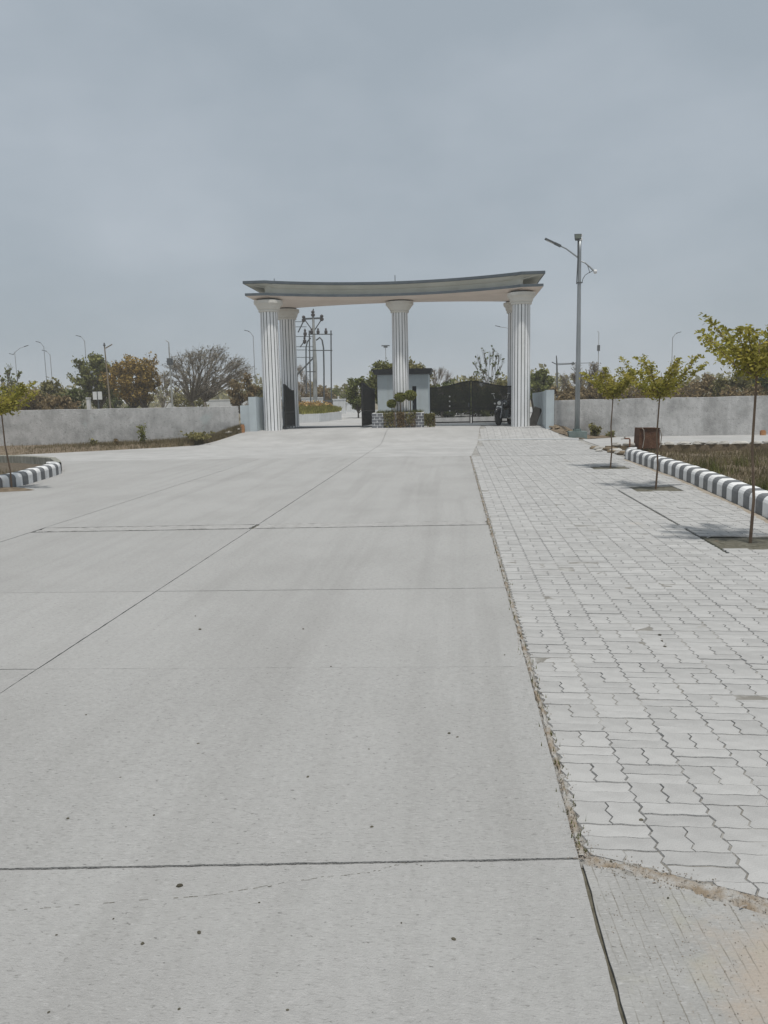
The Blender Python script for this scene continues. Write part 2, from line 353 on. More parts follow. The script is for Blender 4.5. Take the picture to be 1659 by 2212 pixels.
# tined slab, lower right, with the curved edge against the pavers
slab([(X2+.002,-2),(3.4,-2),(3.4,1.1),(1.6,1.86),(1.15,2.03),(.90,2.12),(.725,2.20),(.60,2.265),(.402,2.34)], -.001, 'concrete_tined', inset=.0035, amp=.004, step=.03)
CR = [G(*q) for q in ((2,1967),(120,1960),(300,1945),(450,1935),(600,1910),(700,1895),(800,1885),(880,1862))]
b = MB()
for a, c in zip(CR, CR[1:]):
    a = Vector(a); c = Vector(c); n = 14
    for k in range(n):
        if rng.random() < .45: continue
        p = a.lerp(c, k/n); q = a.lerp(c, (k+.9)/n); wd = .0012*rng.uniform(.4, 1.2); oy = rng.gauss(0, .002)
        b.add([(p.x, p.y-wd+oy, .0008), (q.x, q.y-wd+oy, .0008), (q.x, q.y+wd+oy, .0008), (p.x, p.y+wd+oy, .0008)], [(0,1,2,3)])
b.build('crack', 'joint_dark', road)
# crossing and ramp
jb = MB(); jb.add([(-60,19.5,-.03),(3.98,19.5,-.03),(3.98,24.9,-.03),(-60,24.9,-.03)], [(0,1,2,3)])
junction = tag(jb.build('crossroad', 'joint_dark'), kind='structure')
def field(name, xs, ys, m, parent, zf):
    b = MB(); nx = len(xs)
    b.v = [(x, y, zf(x, y)) for y in ys for x in xs]
    b.f = [(j*nx+i, j*nx+i+1, (j+1)*nx+i+1, (j+1)*nx+i) for j in range(len(ys)-1) for i in range(nx-1)]; b.m = [0]*len(b.f)
    return b.build(name, m, parent, smooth=True)
yy = [19.656, 22, 23.5]+[24.5+.3*i for i in range(16)]+[30, 34]
field('slab', [-60, -30, -20, -14]+[-11+.4*i for i in range(21)]+[-2.60, -2.395], yy, 'concrete_far', junction, terrain)
b = MB(); xs_ = [-2.385, -1.5, -.6, .1, .44]
b.v = [((x if x < 0 else x*(.44+max(0, y-19.65)*.058)/.44), y, terrain(x, y)) for y in yy for x in xs_]; b.f = [(j*5+i, j*5+i+1, (j+1)*5+i+1, (j+1)*5+i) for j in range(len(yy)-1) for i in range(4)]; b.m = [0]*len(b.f); b.build('slab', 'concrete_far', junction, True)
field('slab', [4.2, 4.25, 4.5, 4.75, 5, 5.5, 6, 10, 20, 60], [21.95, 23.5]+yy[3:], 'concrete_far', junction, terrain)
b = MB(); b.add([(-9,34.01,.38),(8,34.01,.38),(8,75,.38),(-14,75,.38)], [(0,1,2,3)]); tag(b.build('inner_road', 'concrete_far'), kind='structure')

# ---------------------------------------------------------------- block paving (zigzag pavers in basket weave)
PITS = [(3.18,16.06,.36,.30),(3.17,12.43,.34,.28),(2.98,7.88,.36,.30)]
MOD, MODY = .2375, .153            # paver band sizes across and along the road
PX0 = .430
pb = MB()
def in_pit(x, y, mg=0): return any(abs(x-p[0]) < p[2]+mg and abs(y-p[1]) < p[3]+mg for p in PITS)
from mathutils import noise as mnoise
def sand(x, y):
    if abs(x-2.56) < .10 and 7.2 < y < 12.35: return -.022
    q = mnoise.noise((x*2.3, y*2.3, 1.7))+.6*mnoise.noise((x*7, y*7, 5.1))
    return -.0105+.0088*ss(.5+q*1.1)
def snap(v, pool): return min(pool, key=lambda t: abs(t-v))
xg = [.40]+[.46+.0615*i for i in range(61)]; yg = [1.9+.0715*j for j in range(249)]
nx = len(xg); pb.v = [(x, y, sand(x, y) if x > .43 else -.011) for y in yg for x in xg]
for jj in range(len(yg)-1):
    for ii in range(nx-1):
        cx_, cy_ = (xg[ii]+xg[ii+1])/2, (yg[jj]+yg[jj+1])/2
        if in_pit(cx_, cy_, .02) or (cx_ < .47 and cy_ < 2.36): continue
        pb.f.append((jj*nx+ii, jj*nx+ii+1, (jj+1)*nx+ii+1, (jj+1)*nx+ii)); pb.m.append(0)
for p in PITS:
    x0, x1, y0, y1 = p[0]-p[2], p[0]+p[2], p[1]-p[3], p[1]+p[3]
    x0 -= .06; x1 += .06; y0 -= .07; y1 += .07; pb.add([(x0,y0,-.011),(x1,y0,-.011),(x1,y1,-.011),(x0,y1,-.011),(x0,y0,-.1),(x1,y0,-.1),(x1,y1,-.1),(x0,y1,-.1)], [(0,1,5,4),(1,2,6,5),(2,3,7,6),(3,0,4,7)], 1)
pavement = tag(pb.build('pavement', ['joint_sand', 'soil_dark']), kind='structure')
AMP = .010
def zig(a, b, teeth):
    """zigzag polyline from a to b (excl. b); teeth per edge; same shape from either side"""
    a = Vector(a); b = Vector(b); flip = (b.x-a.x)+(b.y-a.y) < 0
    p, q = (b, a) if flip else (a, b)
    e = q-p; nn = Vector((-e.y, e.x)).normalized(); pts = [p]; AM = AMP if abs(e.y) > abs(e.x) else AMP*.32
    for k in range(teeth):
        pts.append(p+e*((k+.22)/teeth)+nn*AM); pts.append(p+e*((k+.62)/teeth)-nn*AM*.8)
    pts.append(q)
    if flip: pts = pts[::-1]
    return pts[:-1]
def paver_poly(x, y, wx, wy):
    tx = max(1, round(wx/(MOD/2))); ty = max(1, round(wy/(MODY/2)))
    c = [(x,y),(x+wx,y),(x+wx,y+wy),(x,y+wy)]
    P = zig(c[0],c[1],tx)+zig(c[1],c[2],ty)+zig(c[2],c[3],tx)+zig(c[3],c[0],ty)
    cen = Vector((x+wx/2, y+wy/2))
    return [(cen+Vector(((p-cen).x*(1-.0040/wx), (p-cen).y*(1-.0030/wy)))) for p in P], cen
PBND = [(.41,2.40),(.60,2.33),(.725,2.275),(.90,2.20),(1.15,2.10),(1.6,1.94),(3.4,1.2),(4.2,.9)]
def bnd(x):
    for (xa, ya), (xb, yb) in zip(PBND, PBND[1:]):
        if x <= xb: return ya+(yb-ya)*(x-xa)/(xb-xa)
    return .9
def clip_low(P):
    o = []; n = len(P)
    for i in range(n):
        a, b_ = P[i], P[(i+1) % n]; da = a.y-bnd(a.x); db = b_.y-bnd(b_.x)
        if da >= 0: o.append(a)
        if da*db < 0: o.append(a+(b_-a)*(da/(da-db)))
    return o
def vproj(p):
    v = np.array([p[0], p[1], 0])-CAMP; d = v@fw
    return (CX+F*(v@ir)/d, CY-F*(v@iu)/d) if d > .1 else (-9e9, 0)
cells = []
for i in range(15):
    for j in range(120):
        x = PX0+i*MOD; y = 1.349+j*MODY
        if y+MODY > 19.62: continue
        if (i+j) % 2: items = [(x,y,MOD,MODY/2),(x,y+MODY/2,MOD,MODY/2)]
        else: items = [(x,y,MOD/2,MODY),(x+MOD/2,y,MOD/2,MODY)]
        cells += items
pav = []
for it in cells:
    P, cen = paver_poly(*it)
    ic = round((it[0]-PX0)/MOD-.25); gap = 0
    if ic == 8 and it[0]+it[2] > PX0+9*MOD-.01: gap = .032 if 8.95 < cen.y < 12.2 else (.032 if 7.3 < cen.y < 8.72 else (.006 if cen.y > 12 else 0))
    if ic == 8 and it[0]+it[2] <= PX0+9*MOD-.01 and 7.3 < cen.y < 12.2: gap = 0
    if gap:
        xl = min(p.x for p in P); wd = max(p.x for p in P)-xl
        P = [Vector((xl+(p.x-xl)*(1-gap/wd), p.y)) for p in P]
    if in_pit(cen.x, cen.y, .05): continue
    if min(p.y-bnd(p.x) for p in P) < 0:
        P = clip_low(P)
        if len(P) < 5: continue
        a2 = abs(sum(P[k].x*P[(k+1)%len(P)].y-P[(k+1)%len(P)].x*P[k].y for k in range(len(P))))/2
        if a2 < .003: continue
    sx, sy = vproj(cen)
    seen = -60 < sx < 1700 and sy < 2300
    pav.append((cen.y if seen else 900+cen.y, P, cen))
pav.sort(key=lambda t: t[0])
def paver_geo(mb, P, cen, off=(0, 0), zb=None):
    z = rng.gauss(0, .0012); tx = rng.gauss(0, .005); ty = rng.gauss(0, .005); n = len(P)
    dx, dy = rng.gauss(0, .0007), rng.gauss(0, .0007)
    f = zb or (lambda x, y: 0)
    top = [(p.x+dx-(p.x-cen.x)*.028-off[0], p.y+dy-(p.y-cen.y)*.028-off[1], f(p.x, p.y)+z+tx*(p.x-cen.x)+ty*(p.y-cen.y)) for p in P]
    low = [(p.x+dx-off[0], p.y+dy-off[1], f(p.x, p.y)-.010) for p in P]
    mb.add(top+low, [tuple(range(n))]+[(n+i, n+(i+1) % n, (i+1) % n, i) for i in range(n)])
rest = MB()
for k, (d, P, cen) in enumerate(pav):
    if k < 300:
        m = MB(); paver_geo(m, P, cen, (cen.x, cen.y)); m.build('paver', 'paver', pavement, loc=(cen.x, cen.y, 0))
    else: paver_geo(rest, P, cen)
tag(rest.build('far_pavers', 'paver', pavement), kind='stuff')
# cement and dirt along the concrete edge of the paving
def strip(name, pts, m, parent, z=.0, jit=.012, kind=None):
    """pts: list of (x,y,halfwidth) -> low irregular ridge"""
    b = MB(); n = len(pts)
    for i, (x, y, hw) in enumerate(pts):
        a = pts[max(0, i-1)]; c = pts[min(n-1, i+1)]; t = Vector((c[0]-a[0], c[1]-a[1])).normalized(); nn = Vector((-t.y, t.x))
        for s, dz in ((-1, -.012), (-.45, rng.random()*.006), (.4, rng.random()*.006), (1, -.012)):
            q = Vector((x, y))+nn*s*(hw+rng.gauss(0, jit)*(abs(s) > .9)); b.v.append((q.x, q.y, z+dz))
    for i in range(n-1):
        for k in range(3): b.f.append((i*4+k, (i+1)*4+k, (i+1)*4+k+1, i*4+k+1)); b.m.append(0)
    return b.build(name, m, parent)
strip('edge_mortar', [(.413+rng.gauss(0, .003), 2.38+.035*i, .015+.008*math.sin(i*.31)*math.sin(i*.083)) for i in range(495)], 'joint_fill', pavement, -.003, .006)
strip('edge_mortar', [(.42+.008*i, (bnd(.42+.008*i)-.03), .030+.0005*i+.012*math.sin(i*.37)*math.sin(i*.11)) for i in range(175)], 'joint_fill', pavement, -.002, .010)
mat('grit', (.16, .13, .10), (.34, .31, .27), 40, .95, island=.4)
gm = MB()
def crumb(x, y, z, r_):
    a = rng.uniform(0, 6.28); c_, s_ = math.cos(a), math.sin(a); k_ = rng.uniform(.5, 1)
    gm.add([(x+r_*c_, y+r_*s_, z), (x-r_*s_*k_, y+r_*c_*k_, z), (x-r_*c_, y-r_*s_, z), (x+r_*s_*k_, y-r_*c_*k_, z), (x, y, z+r_*.8)], [(0,1,4),(1,2,4),(2,3,4),(3,0,4)])
for k in range(1500):
    x = .42+1.2*rng.random(); crumb(x, bnd(x)-.03+rng.gauss(0, .028), .0005, rng.uniform(.0012, .0040))
for k in range(1800):
    y = 2.36+9*rng.random()**1.7; crumb(.413+rng.gauss(0, .022), y, .0005, rng.uniform(.0012, .0045))
for k in range(500):
    crumb(rng.uniform(.43, 1.0), rng.uniform(1.7, 2.2), .0, rng.uniform(.0008, .0025))
tag(gm.build('grit', 'grit', pavement), kind='stuff')
for ya, yb in ((8.95, 12.3), (7.3, 8.72)):
    b = MB(); b.add([(PX0+9*MOD-.055, ya, -.013), (PX0+9*MOD+.02, ya, -.013), (PX0+9*MOD+.02, yb, -.013), (PX0+9*MOD-.055, yb, -.013)], [(0,1,2,3)]); b.build('open_joint', 'joint_open', pavement)
# ---------------------------------------------------------------- forecourt paving on the ramp
fp = MB()
def xb(y): return .44+max(0, y-19.65)*.058
fpave = tag(field('forecourt_paving', [.40+.25*i for i in range(16)]+[4.2], yy, 'joint_sand', None, lambda x, y: terrain(x, y)-.009), kind='structure')
for i in range(15):
    for j in range(64):
        x = PX0+i*MOD; y = 19.66+j*MODY
        if x < xb(y)+.005 or x+MOD > (4.06 if y < 25.4 else 3.75-(y-25.8)*.1) or abs(y+.075-25.66) < .14: continue
        for it in ([(x,y,MOD,MODY/2),(x,y+MODY/2,MOD,MODY/2)] if (i+j) % 2 else [(x,y,MOD/2,MODY),(x+MOD/2,y,MOD/2,MODY)]):
            P, cen = paver_poly(*it); paver_geo(fp, P, cen, zb=terrain)
tag(fp.build('far_pavers', 'paver', fpave), kind='stuff')
fk = MB(); q0, q1 = (.80, 25.70), (4.05, 25.62)
fk.prism([(q0[0],q0[1]-.06),(q1[0],q1[1]-.06),(q1[0],q1[1]+.06),(q0[0],q0[1]+.06)], -.02, .085); fk.build('edging', 'white_plaster', fpave)

# ---------------------------------------------------------------- painted kerbs
def kerb(name, path, label, blen, side, first_white=True):
    root = empty(name, (path[0][0], path[0][1], 0), label, 'kerb')
    pts = [Vector(p) for p in path]; dense = []
    for i in range(len(pts)-1):
        for k in range(40): dense.append(pts[i].lerp(pts[i+1], k/40))
    dense.append(pts[-1]); acc = [0]
    for i in range(1, len(dense)): acc.append(acc[-1]+(dense[i]-dense[i-1]).length)
    def at(s):
        s = min(max(s, 0), acc[-1])
        for i in range(1, len(acc)):
            if acc[i] >= s: return dense[i-1].lerp(dense[i], (s-acc[i-1])/max(1e-6, acc[i]-acc[i-1]))
    n = int(acc[-1]/blen); prof = [(0,-.05),(0,.17),(.012,.205),(.035,.232),(.07,.247),(.2,.25),(.215,.235),(.22,-.2)]
    hz = 1.0
    for k in range(n):
        b = MB(); m = len(prof); s0, s1 = k*blen+.0015, (k+1)*blen-.0015; wob = rng.gauss(0, .003)
        for s in (s0, (s0+s1)/2, s1):
            p = at(s); t = (at(s+.05)-at(s-.05)).normalized(); nn = Vector((t.y, -t.x))*side
            for u, z in prof: q = p+nn*(u+wob); b.v.append((q.x-root.location.x, q.y-root.location.y, z+wob*.6))
        for r in range(2):
            for i in range(m-1):
                b.f.append((r*m+i, r*m+i+1, (r+1)*m+i+1, (r+1)*m+i)); b.m.append(0)
        b.f.append(tuple(range(m))); b.f.append(tuple(range(2*m, 3*m))[::-1]); b.m += [0, 0]
        o = b.build('kerb_block', 'white_paint' if (k % 2 == 0) == first_white else 'grey_paint', root)
    return root
kerb('painted_kerb', [(3.42,6.8),(3.55,8.0),(3.67,9.29),(3.80,11.26),(3.88,12.8),(3.915,14.0),(3.915,16.0),(3.914,18.05),(3.96,18.35),(4.10,18.55)],
     'grey and white striped kerb edging the dry planting bed on the right', .25, 1)
kerb('painted_kerb', [(-8.90,16.46),(-8.72,16.36),(-8.60,16.15),(-8.48,15.75),(-8.34,15.1),(-8.13,14.0),(-8.05,12.8),(-8.0,11.5),(-7.95,10)],
     'grey and white striped kerb round the corner bed at the left edge', .24, 1, True)
b = MB(); KP = [(-8.94,16.50),(-9.3,17.15),(-9.9,18.1),(-11,18.85),(-12.4,19.3),(-16,19.9),(-24,20.4)]
for i, (x, y) in enumerate(KP):
    a = Vector(KP[max(0, i-1)]); c = Vector(KP[min(6, i+1)]); t = (c-a).normalized(); nn = Vector((-t.y, t.x))
    for u, z in ((.0,-.05),(.0,.20),(.02,.215),(.13,.215),(.15,.20),(.15,-.05)): b.v.append((x+nn.x*-u, y+nn.y*-u, z))
for i in range(6):
    for j in range(5): q = i*6+j; b.f.append((q, q+1, q+7, q+6)); b.m.append(0)
tag(b.build('plain_kerb', 'kerb_old'), 'weathered unpainted kerb along the back of the left corner bed', 'kerb')
mat('drift', (.26, .215, .165), (.36, .32, .27), 12, .95, .5, 60)
kp = [(3.55,8.0),(3.67,9.29),(3.80,11.26),(3.88,12.8),(3.915,14.0),(3.915,16.0),(3.914,18.05)]; dp = []
for (xa, ya), (xb_, yb_) in zip(kp, kp[1:]):
    n = int((yb_-ya)/.07)
    for k in range(n): q = k/n; y = ya+(yb_-ya)*q; dp.append((xa+(xb_-xa)*q-.02, y, .05+.05*ss(.5+1.2*mnoise.noise((y*.9, 3, 1)))))
strip('soil_drift', dp, 'drift', pavement, .004, .014)
# soil of the right bed, sunken, with edging stones along its back
def polyfield(name, poly, z, m, kind, nz=.02):
    b = MB(); b.add([(x, y, z+rng.gauss(0, nz)) for x, y in poly], [tuple(range(len(poly)))]); return tag(b.build(name, m), kind=kind)
xs = [4.05+.4*i for i in range(30)]; ys = [5+.4*i for i in range(43)]
bed = tag(field('planting_bed', [4.02]+xs, ys, 'soil', None, lambda x, y: -.13+rng.gauss(0, .015)), kind='structure')
bed2 = tag(field('planting_bed', [-20+.4*i for i in range(28)]+[-8.9, -8.72], [9+.4*i for i in range(19)], 'soil_dark', None, lambda x, y: .03+rng.gauss(0, .012)), kind='structure')
b = MB(); P = [(-8.8,16.3),(-9.4,17.2),(-10.05,18.15),(-11.1,18.85),(-12.5,19.3),(-20,19.3),(-20,16.1)]; b.add([(x,y,.03) for x,y in P], [tuple(range(7))]); b.build('soil_edge', 'soil_dark', bed2)
def rock(name, c, s, m, parent=None, sq=.7, seed=None):
    r = random.Random(seed if seed is not None else rng.random()); b = MB(); n = 7; rings = [(-.9,.55),(-.35,.98),(.35,.9),(.85,.5)]
    for z, k in rings:
        for j in range(n):
            a = 2*math.pi*j/n; q = k*(1+r.uniform(-.22, .22)); b.v.append((s[0]*q*math.cos(a), s[1]*q*math.sin(a), s[2]*(z*sq+r.uniform(-.1, .1))))
    for i in range(3):
        for j in range(n): b.f.append((i*n+j, i*n+(j+1) % n, (i+1)*n+(j+1) % n, (i+1)*n+j)); b.m.append(0)
    b.f += [tuple(range(n))[::-1], tuple(range(3*n, 4*n))]; b.m += [0, 0]
    return b.build(name, m, parent, loc=c)
edg = empty('stone_edging', (4.3, 21.8, 0), 'row of rough pale edging stones behind the dry bed on the right', 'edging')
b = MB(); b.box(-.1, 12, -.02, .16, -.25, .06); b.build('footing', 'stone_brown', edg)
x = .05
while x < 8.0:
    wd = rng.uniform(.28, .5); rock('stone', (x+wd/2, .05, .10), (wd/2*.98, .11, .085), 'stone', edg); x += wd
# ---------------------------------------------------------------- boundary walls
def wall(name, pts, h0, h1, thick, m, label, cat='wall', capz=.012):
    root = empty(name, (pts[0][0], pts[0][1], 0), label, cat); b = MB(); c = MB(); k = []
    for i in range(len(pts)-1):
        a = Vector(pts[i]); e = Vector(pts[i+1])-a; n = max(1, int(e.length/.6))
        for j in range(n): k.append(a+e*(j/n))
    k.append(Vector(pts[-1])); n = len(k)
    ox, oy = pts[0]
    for i, p in enumerate(k):
        t = (k[min(n-1, i+1)]-k[max(0, i-1)]).normalized(); nn = Vector((-t.y, t.x)); z = h0+(h1-h0)*i/(n-1)+rng.gauss(0, .006)
        for q, zz in ((p, -.3), (p, z), (p+nn*thick, z+.004), (p+nn*thick, -.3)): b.v.append((q.x-ox, q.y-oy, zz))
    for i in range(n-1):
        for j in range(3): b.f.append((i*4+j, i*4+j+1, (i+1)*4+j+1, (i+1)*4+j)); b.m.append(0)
    b.f += [(0,3,2,1), (n*4-4, n*4-3, n*4-2, n*4-1)]; b.m += [0, 0]
    b.build('wall_face', m, root); return root
wall('boundary_wall', [(-34,25.4),(-12.4,25.35),(-11.0,25.9),(-7.92,28.05)], 1.38, 1.31, .2, 'plaster', 'long grey plastered boundary wall left of the gateway')
wall('boundary_wall', [(3.50,27.5),(9,27.55),(30,27.8)], 1.30, 1.36, .2, 'plaster', 'long grey plastered boundary wall right of the lamp post')
# wing walls flanking the gateway
wl = empty('wing_wall', (-7.5, 28.0, .25), 'short pale blue pier wall beside the left front column', 'wall')
b = MB(); b.box(-.02, .26, 0, .5, -.3, 1.385); b.build('pier', 'blue_plaster', wl)
b = MB(); b.box(-.36, -.023, .06, .46, -.3, 1.08); b.build('low_pier', 'blue_plaster', wl)
b = MB(); b.box(.02, .24, .503, 4, -.3, 1.37); b.build('side_wall', 'blue_plaster', wl)
wr = empty('wing_wall', (3.2, 27.35, .2), 'short pale blue pier wall beside the right front column', 'wall')
b = MB(); b.box(0, .27, 0, .45, -.4, 1.465); b.build('pier', 'blue_plaster', wr)
b = MB(); b.add([(.02,.453,-.3),(.24,.453,-.3),(.24,5,-.3),(.02,5,-.3),(.02,.453,1.45),(.24,.453,1.45),(.24,1.2,1.43),(.24,3,1.40),(.24,5,1.38),(.02,5,1.38),(.02,3,1.395),(.02,1.2,1.42)],
   [(0,3,9,10,11,4),(4,11,6,5),(11,10,7,6),(10,9,8,7),(0,4,5,1),(1,5,6,7,8,2),(2,8,9,3)]); b.build('side_wall', 'blue_plaster', wr)

# ---------------------------------------------------------------- gateway
ZG = .37
gw = empty('gateway', (-2.16, 28.5, ZG), 'white five column entrance gateway under a curved double tier roof slab', 'gateway')
gl = gw.location
NRIB = 16
def column(cx, cy, r, ztop, cr):
    H1 = ztop-.44
    b = MB(); prof = []
    for k in range(NRIB):
        a0 = 2*math.pi*k/NRIB; da = 2*math.pi/NRIB
        for t, rr in ((.0, 1), (.27, 1.012), (.54, 1.012), (.80, 1), (.815, .91), (.985, .91)): prof.append((a0+da*t, rr))
    n = len(prof); zs = [-.1, .0, H1*.5, H1]; rs = [1.0, 1.0, .985, .95]
    for z, q in zip(zs, rs):
        for a, rr in prof: b.v.append((r*q*rr*math.cos(a), r*q*rr*math.sin(a), z))
    for i in range(3):
        for j in range(n):
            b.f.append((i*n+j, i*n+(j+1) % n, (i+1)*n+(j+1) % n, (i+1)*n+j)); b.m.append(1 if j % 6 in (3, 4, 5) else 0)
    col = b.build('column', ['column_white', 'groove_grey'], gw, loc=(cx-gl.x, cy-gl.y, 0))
    c = MB(); z0 = H1-.01
    c.lathe([(r*.98, z0), (r*1.10, z0+.01), (r*1.13, z0+.05), (r*1.08, z0+.075), (r*1.2, z0+.11), (cr*.86, z0+.22), (cr*.97, z0+.285), (cr*.97, z0+.295), (cr, z0+.30), (cr, z0+.405)], n=28)
    o = c.build('capital', 'cream', col)
    c = MB(); c.lathe([(cr*.80, z0+.405), (cr*.80, z0+.452)], n=24); c.build('shadow_neck', 'groove_grey', col)  # coloured dark as the shadow gap between capital and soffit
ZS = 5.14-ZG
for cx, cy, r, cr in ((-6.75,28.55,.335,.53), (2.42,28.55,.335,.50), (-6.68,31.4,.335,.50), (2.47,31.4,.335,.50), (-2.03,30.05,.315,.53)): column(cx, cy, r, ZS, cr)
# roof: bow-tie plan, two inverted-slope tiers
HW = 5.34
def plan(s):
    """outline of the slab inset by s (or by sx at the ends and sy front and rear): front edge left->right then rear edge right->left (gate-local)"""
    sx, s = s if isinstance(s, tuple) else (s, s)
    W = HW-sx; fr = []; re = []
    N = 80
    for i in range(N+1):
        u = -W+2*W*i/N; q = abs(u)/HW
        fr.append((u, yfront(u)+s)); re.append((u, yrear(u)-s))
    return fr+re[::-1]
def yfront(u):
    a = abs(u)
    if a > 4.45: return -.62
    return -.62+.08+1.20*(1-(a/4.45)**2)
def yrear(u): a = min(1, abs(u)/5.0); return 3.45-1.05*(1-a*a)
def tier(name, rings, mats, idx):
    b = MB(); ps = [(plan(s), z) for s, z in rings]; n = len(ps[0][0])
    for P, z in ps: b.v += [(x, y, z) for x, y in P]
    for i in range(len(ps)-1):
        for j in range(n): b.f.append((i*n+j, i*n+(j+1) % n, (i+1)*n+(j+1) % n, (i+1)*n+j)); b.m.append(idx[i])
    for base, mi, fl in ((0, idx[0], True), ((len(ps)-1)*n, idx[-1], False)):     # bottom and top caps as strips
        for j in range(80):
            q = (base+j, base+j+1, base+n-2-j, base+n-1-j); b.f.append(q[::-1] if fl else q); b.m.append(mi)
    return b.build(name, mats, roof)
roof = MB()
roof = None
b = MB(); b.box(-4.6, 4.6, 1.2, 2.2, ZS+.30, ZS+.40); roof = b.build('roof', 'beam_grey', gw)
tier('lower_slab', [((.48, .34), ZS), ((.46, .32), ZS+.004), ((.06, .06), ZS+.085), (.05, ZS+.09), (.05, ZS+.175), (.06, ZS+.18), ((.62, .30), ZS+.19)], ['soffit', 'beam_grey', 'slate_trim'], [0, 0, 2, 2, 2, 1])
tier('beam', [((.74, .24), ZS+.185), ((.74, .20), ZS+.46)], ['beam_grey'], [0])
tier('upper_slab', [((.72, .22), ZS+.37), ((.70, .19), ZS+.372), ((.05, .06), ZS+.50), (.0, ZS+.51), (.0, ZS+.60), (.02, ZS+.605)], ['beam_grey', 'slate_trim'], [0, 0, 1, 1, 1])
for ux, uy, hh in ((-4.35, .1, .16), (.0, 1.2, .30)):
    b = MB(); b.tube([(ux, uy, ZS+.60), (ux, uy, ZS+.60+hh)], .014, 5); b.lathe([(.05, ZS+.60), (.05, ZS+.63)], (ux, uy, 0), 8); b.build('rod', 'dark_steel', roof)

# gate leaves
def gate_leaf(hinge, ang, label, W=1.60, studs=False):
    """local x from hinge to meeting stile, wavy top"""
    o = empty('gate_leaf', hinge, label, 'gate', 'iron gate leaves', ang)
    top = lambda x: 1.47+.22*ss(x/W*1.12-.10)-.02*math.sin(x/W*math.pi)
    b = MB(); b.box(0, .05, -.025, .025, .06, top(0)); b.box(W-.05, W, -.025, .025, .06, top(W)); b.box(.053, W-.053, -.02, .02, .08, .13); b.box(.053, W-.053, -.018, .018, .62, .66)
    N = 24
    for i in range(N):
        x0, x1 = W*i/N, W*(i+1)/N; b.bar((x0, 0, top(x0)), (x1+.01, 0, top(x1+.01)), .045, .045)
    b.build('frame', 'black_iron', o)
    b = MB(); n = 36
    for i in range(1, n):
        x = W*i/n; b.box(x-.0105, x+.0105, -.010, .010, .131, top(x))
    tag(b.build('bars', 'black_iron', o), kind='stuff')
    b = MB(); n = 35
    for i in range(n):                                 # closer infill bars in the upper half, behind the middle rail
        x = W*(i+.5)/36; b.box(x-.008, x+.008, .012, .020, .55, top(x)-.02)
    tag(b.build('infill_bars', 'black_iron', o), kind='stuff')
    b = MB(); b.box(W-.09, W-.052, -.05, -.026, .70, .86); b.build('latch', 'dark_steel', o)
    if studs:
        for k in range(4):
            b = MB(); b.lathe([(.028, -.03), (.034, -.02), (.02, 0)], n=8, axis='z'); s = b.build('stud', 'lens', o, loc=(.78, -.03, .55+.19*k)); s.rotation_euler = (math.pi/2, 0, 0)
    return o
gy = 30.75
gate_leaf((-.94, gy, .39), 0, 'closed black gate leaf next to the brick planter', 1.60, True)
gate_leaf((2.30, gy, .39), math.pi, 'closed black gate leaf with the motorcycle in front', 1.60)
gate_leaf((-3.14, gy, .39), math.radians(-101.5), 'open black gate leaf standing edge on left of the cabin', 1.60)
gate_leaf((-6.40, gy, .39), math.radians(-91), 'open black gate leaf between the two left columns', 1.60)
b = MB(); b.box(-.70, 2.0, gy-.12, gy+.16, .36, .455); tag(b.build('gate_sill', 'mortar'), 'low white painted sill under the closed gate leaves', 'sill')
b = MB(); b.box(-6.4, -3.2, gy-.2, gy+.05, .36, .40); tag(b.build('roof_shadow_strip', 'groove_grey'), 'dark flat strip painted as roof shadow across the open left lane', 'painted shadow')  # thin dark slab laid as the roof's shadow on the open lane

# guard cabin
cb = empty('guard_cabin', (-2.2, 33.5, .36), 'small pale blue guard cabin with dark flat roof behind the middle column', 'cabin')
b = MB(); b.box(-1.08, .42, 0, 2.0, 0, 2.13); b.box(.60, 1.12, 0, 2.0, 0, 2.13); b.box(.423, .597, 0.003, 2.0, 1.62, 2.128); b.build('wall', 'blue_plaster', cb)
b = MB(); b.box(.424, .596, .12, .16, .0, 1.615); d = b.build('door', 'door_dark', cb)
b = MB(); b.box(.44, .46, .09, .12, .8, .9); b.build('handle', 'chrome', d)
b = MB(); b.add([(-1.2,-.15,2.14),(1.2,-.15,2.14),(1.2,2.1,2.14),(-1.2,2.1,2.14),(-1.28,-.22,2.36),(1.28,-.22,2.36),(1.28,2.2,2.36),(-1.28,2.2,2.36)],
   [(0,3,2,1),(4,5,6,7),(0,1,5,4),(1,2,6,5),(2,3,7,6),(3,0,4,7)]); b.build('roof', 'roof_dark', cb)

# brick planter round the middle column
pl = empty('brick_planter', (-3.1, 29.2, .37), 'low planter of dark painted bricks with white joints at the middle column', 'planter')
PLW, PLD, PLH = 1.98, 1.35, .57
b = MB(); b.box(.012, PLW-.012, .012, .10, -.05, PLH-.004); b.box(.012, .10, .103, PLD, -.05, PLH-.004); b.box(PLW-.10, PLW-.012, .103, PLD, -.05, PLH-.004); b.build('mortar', 'mortar', pl)
b = MB(); b.box(.103, PLW-.103, .103, PLD, 0, PLH-.06); b.build('soil', 'soil_dark', pl)
def brick_mesh(wd, dp, h):
    b = MB(); e = .004; b.add([(0,0,0),(wd,0,0),(wd,dp,0),(0,dp,0),(0,0,h),(wd,0,h),(wd,dp,h),(0,dp,h),(e,-e,e),(wd-e,-e,e),(wd-e,-e,h-e),(e,-e,h-e)],
      [(0,3,2,1),(4,5,6,7),(1,2,6,5),(2,3,7,6),(3,0,4,7),(0,1,9,8),(1,5,10,9),(5,4,11,10),(4,0,8,11),(8,9,10,11)]); return b.mesh('brick', 'brick_paint')
BL, BH, RH, CL = .178, .084, .114, .21
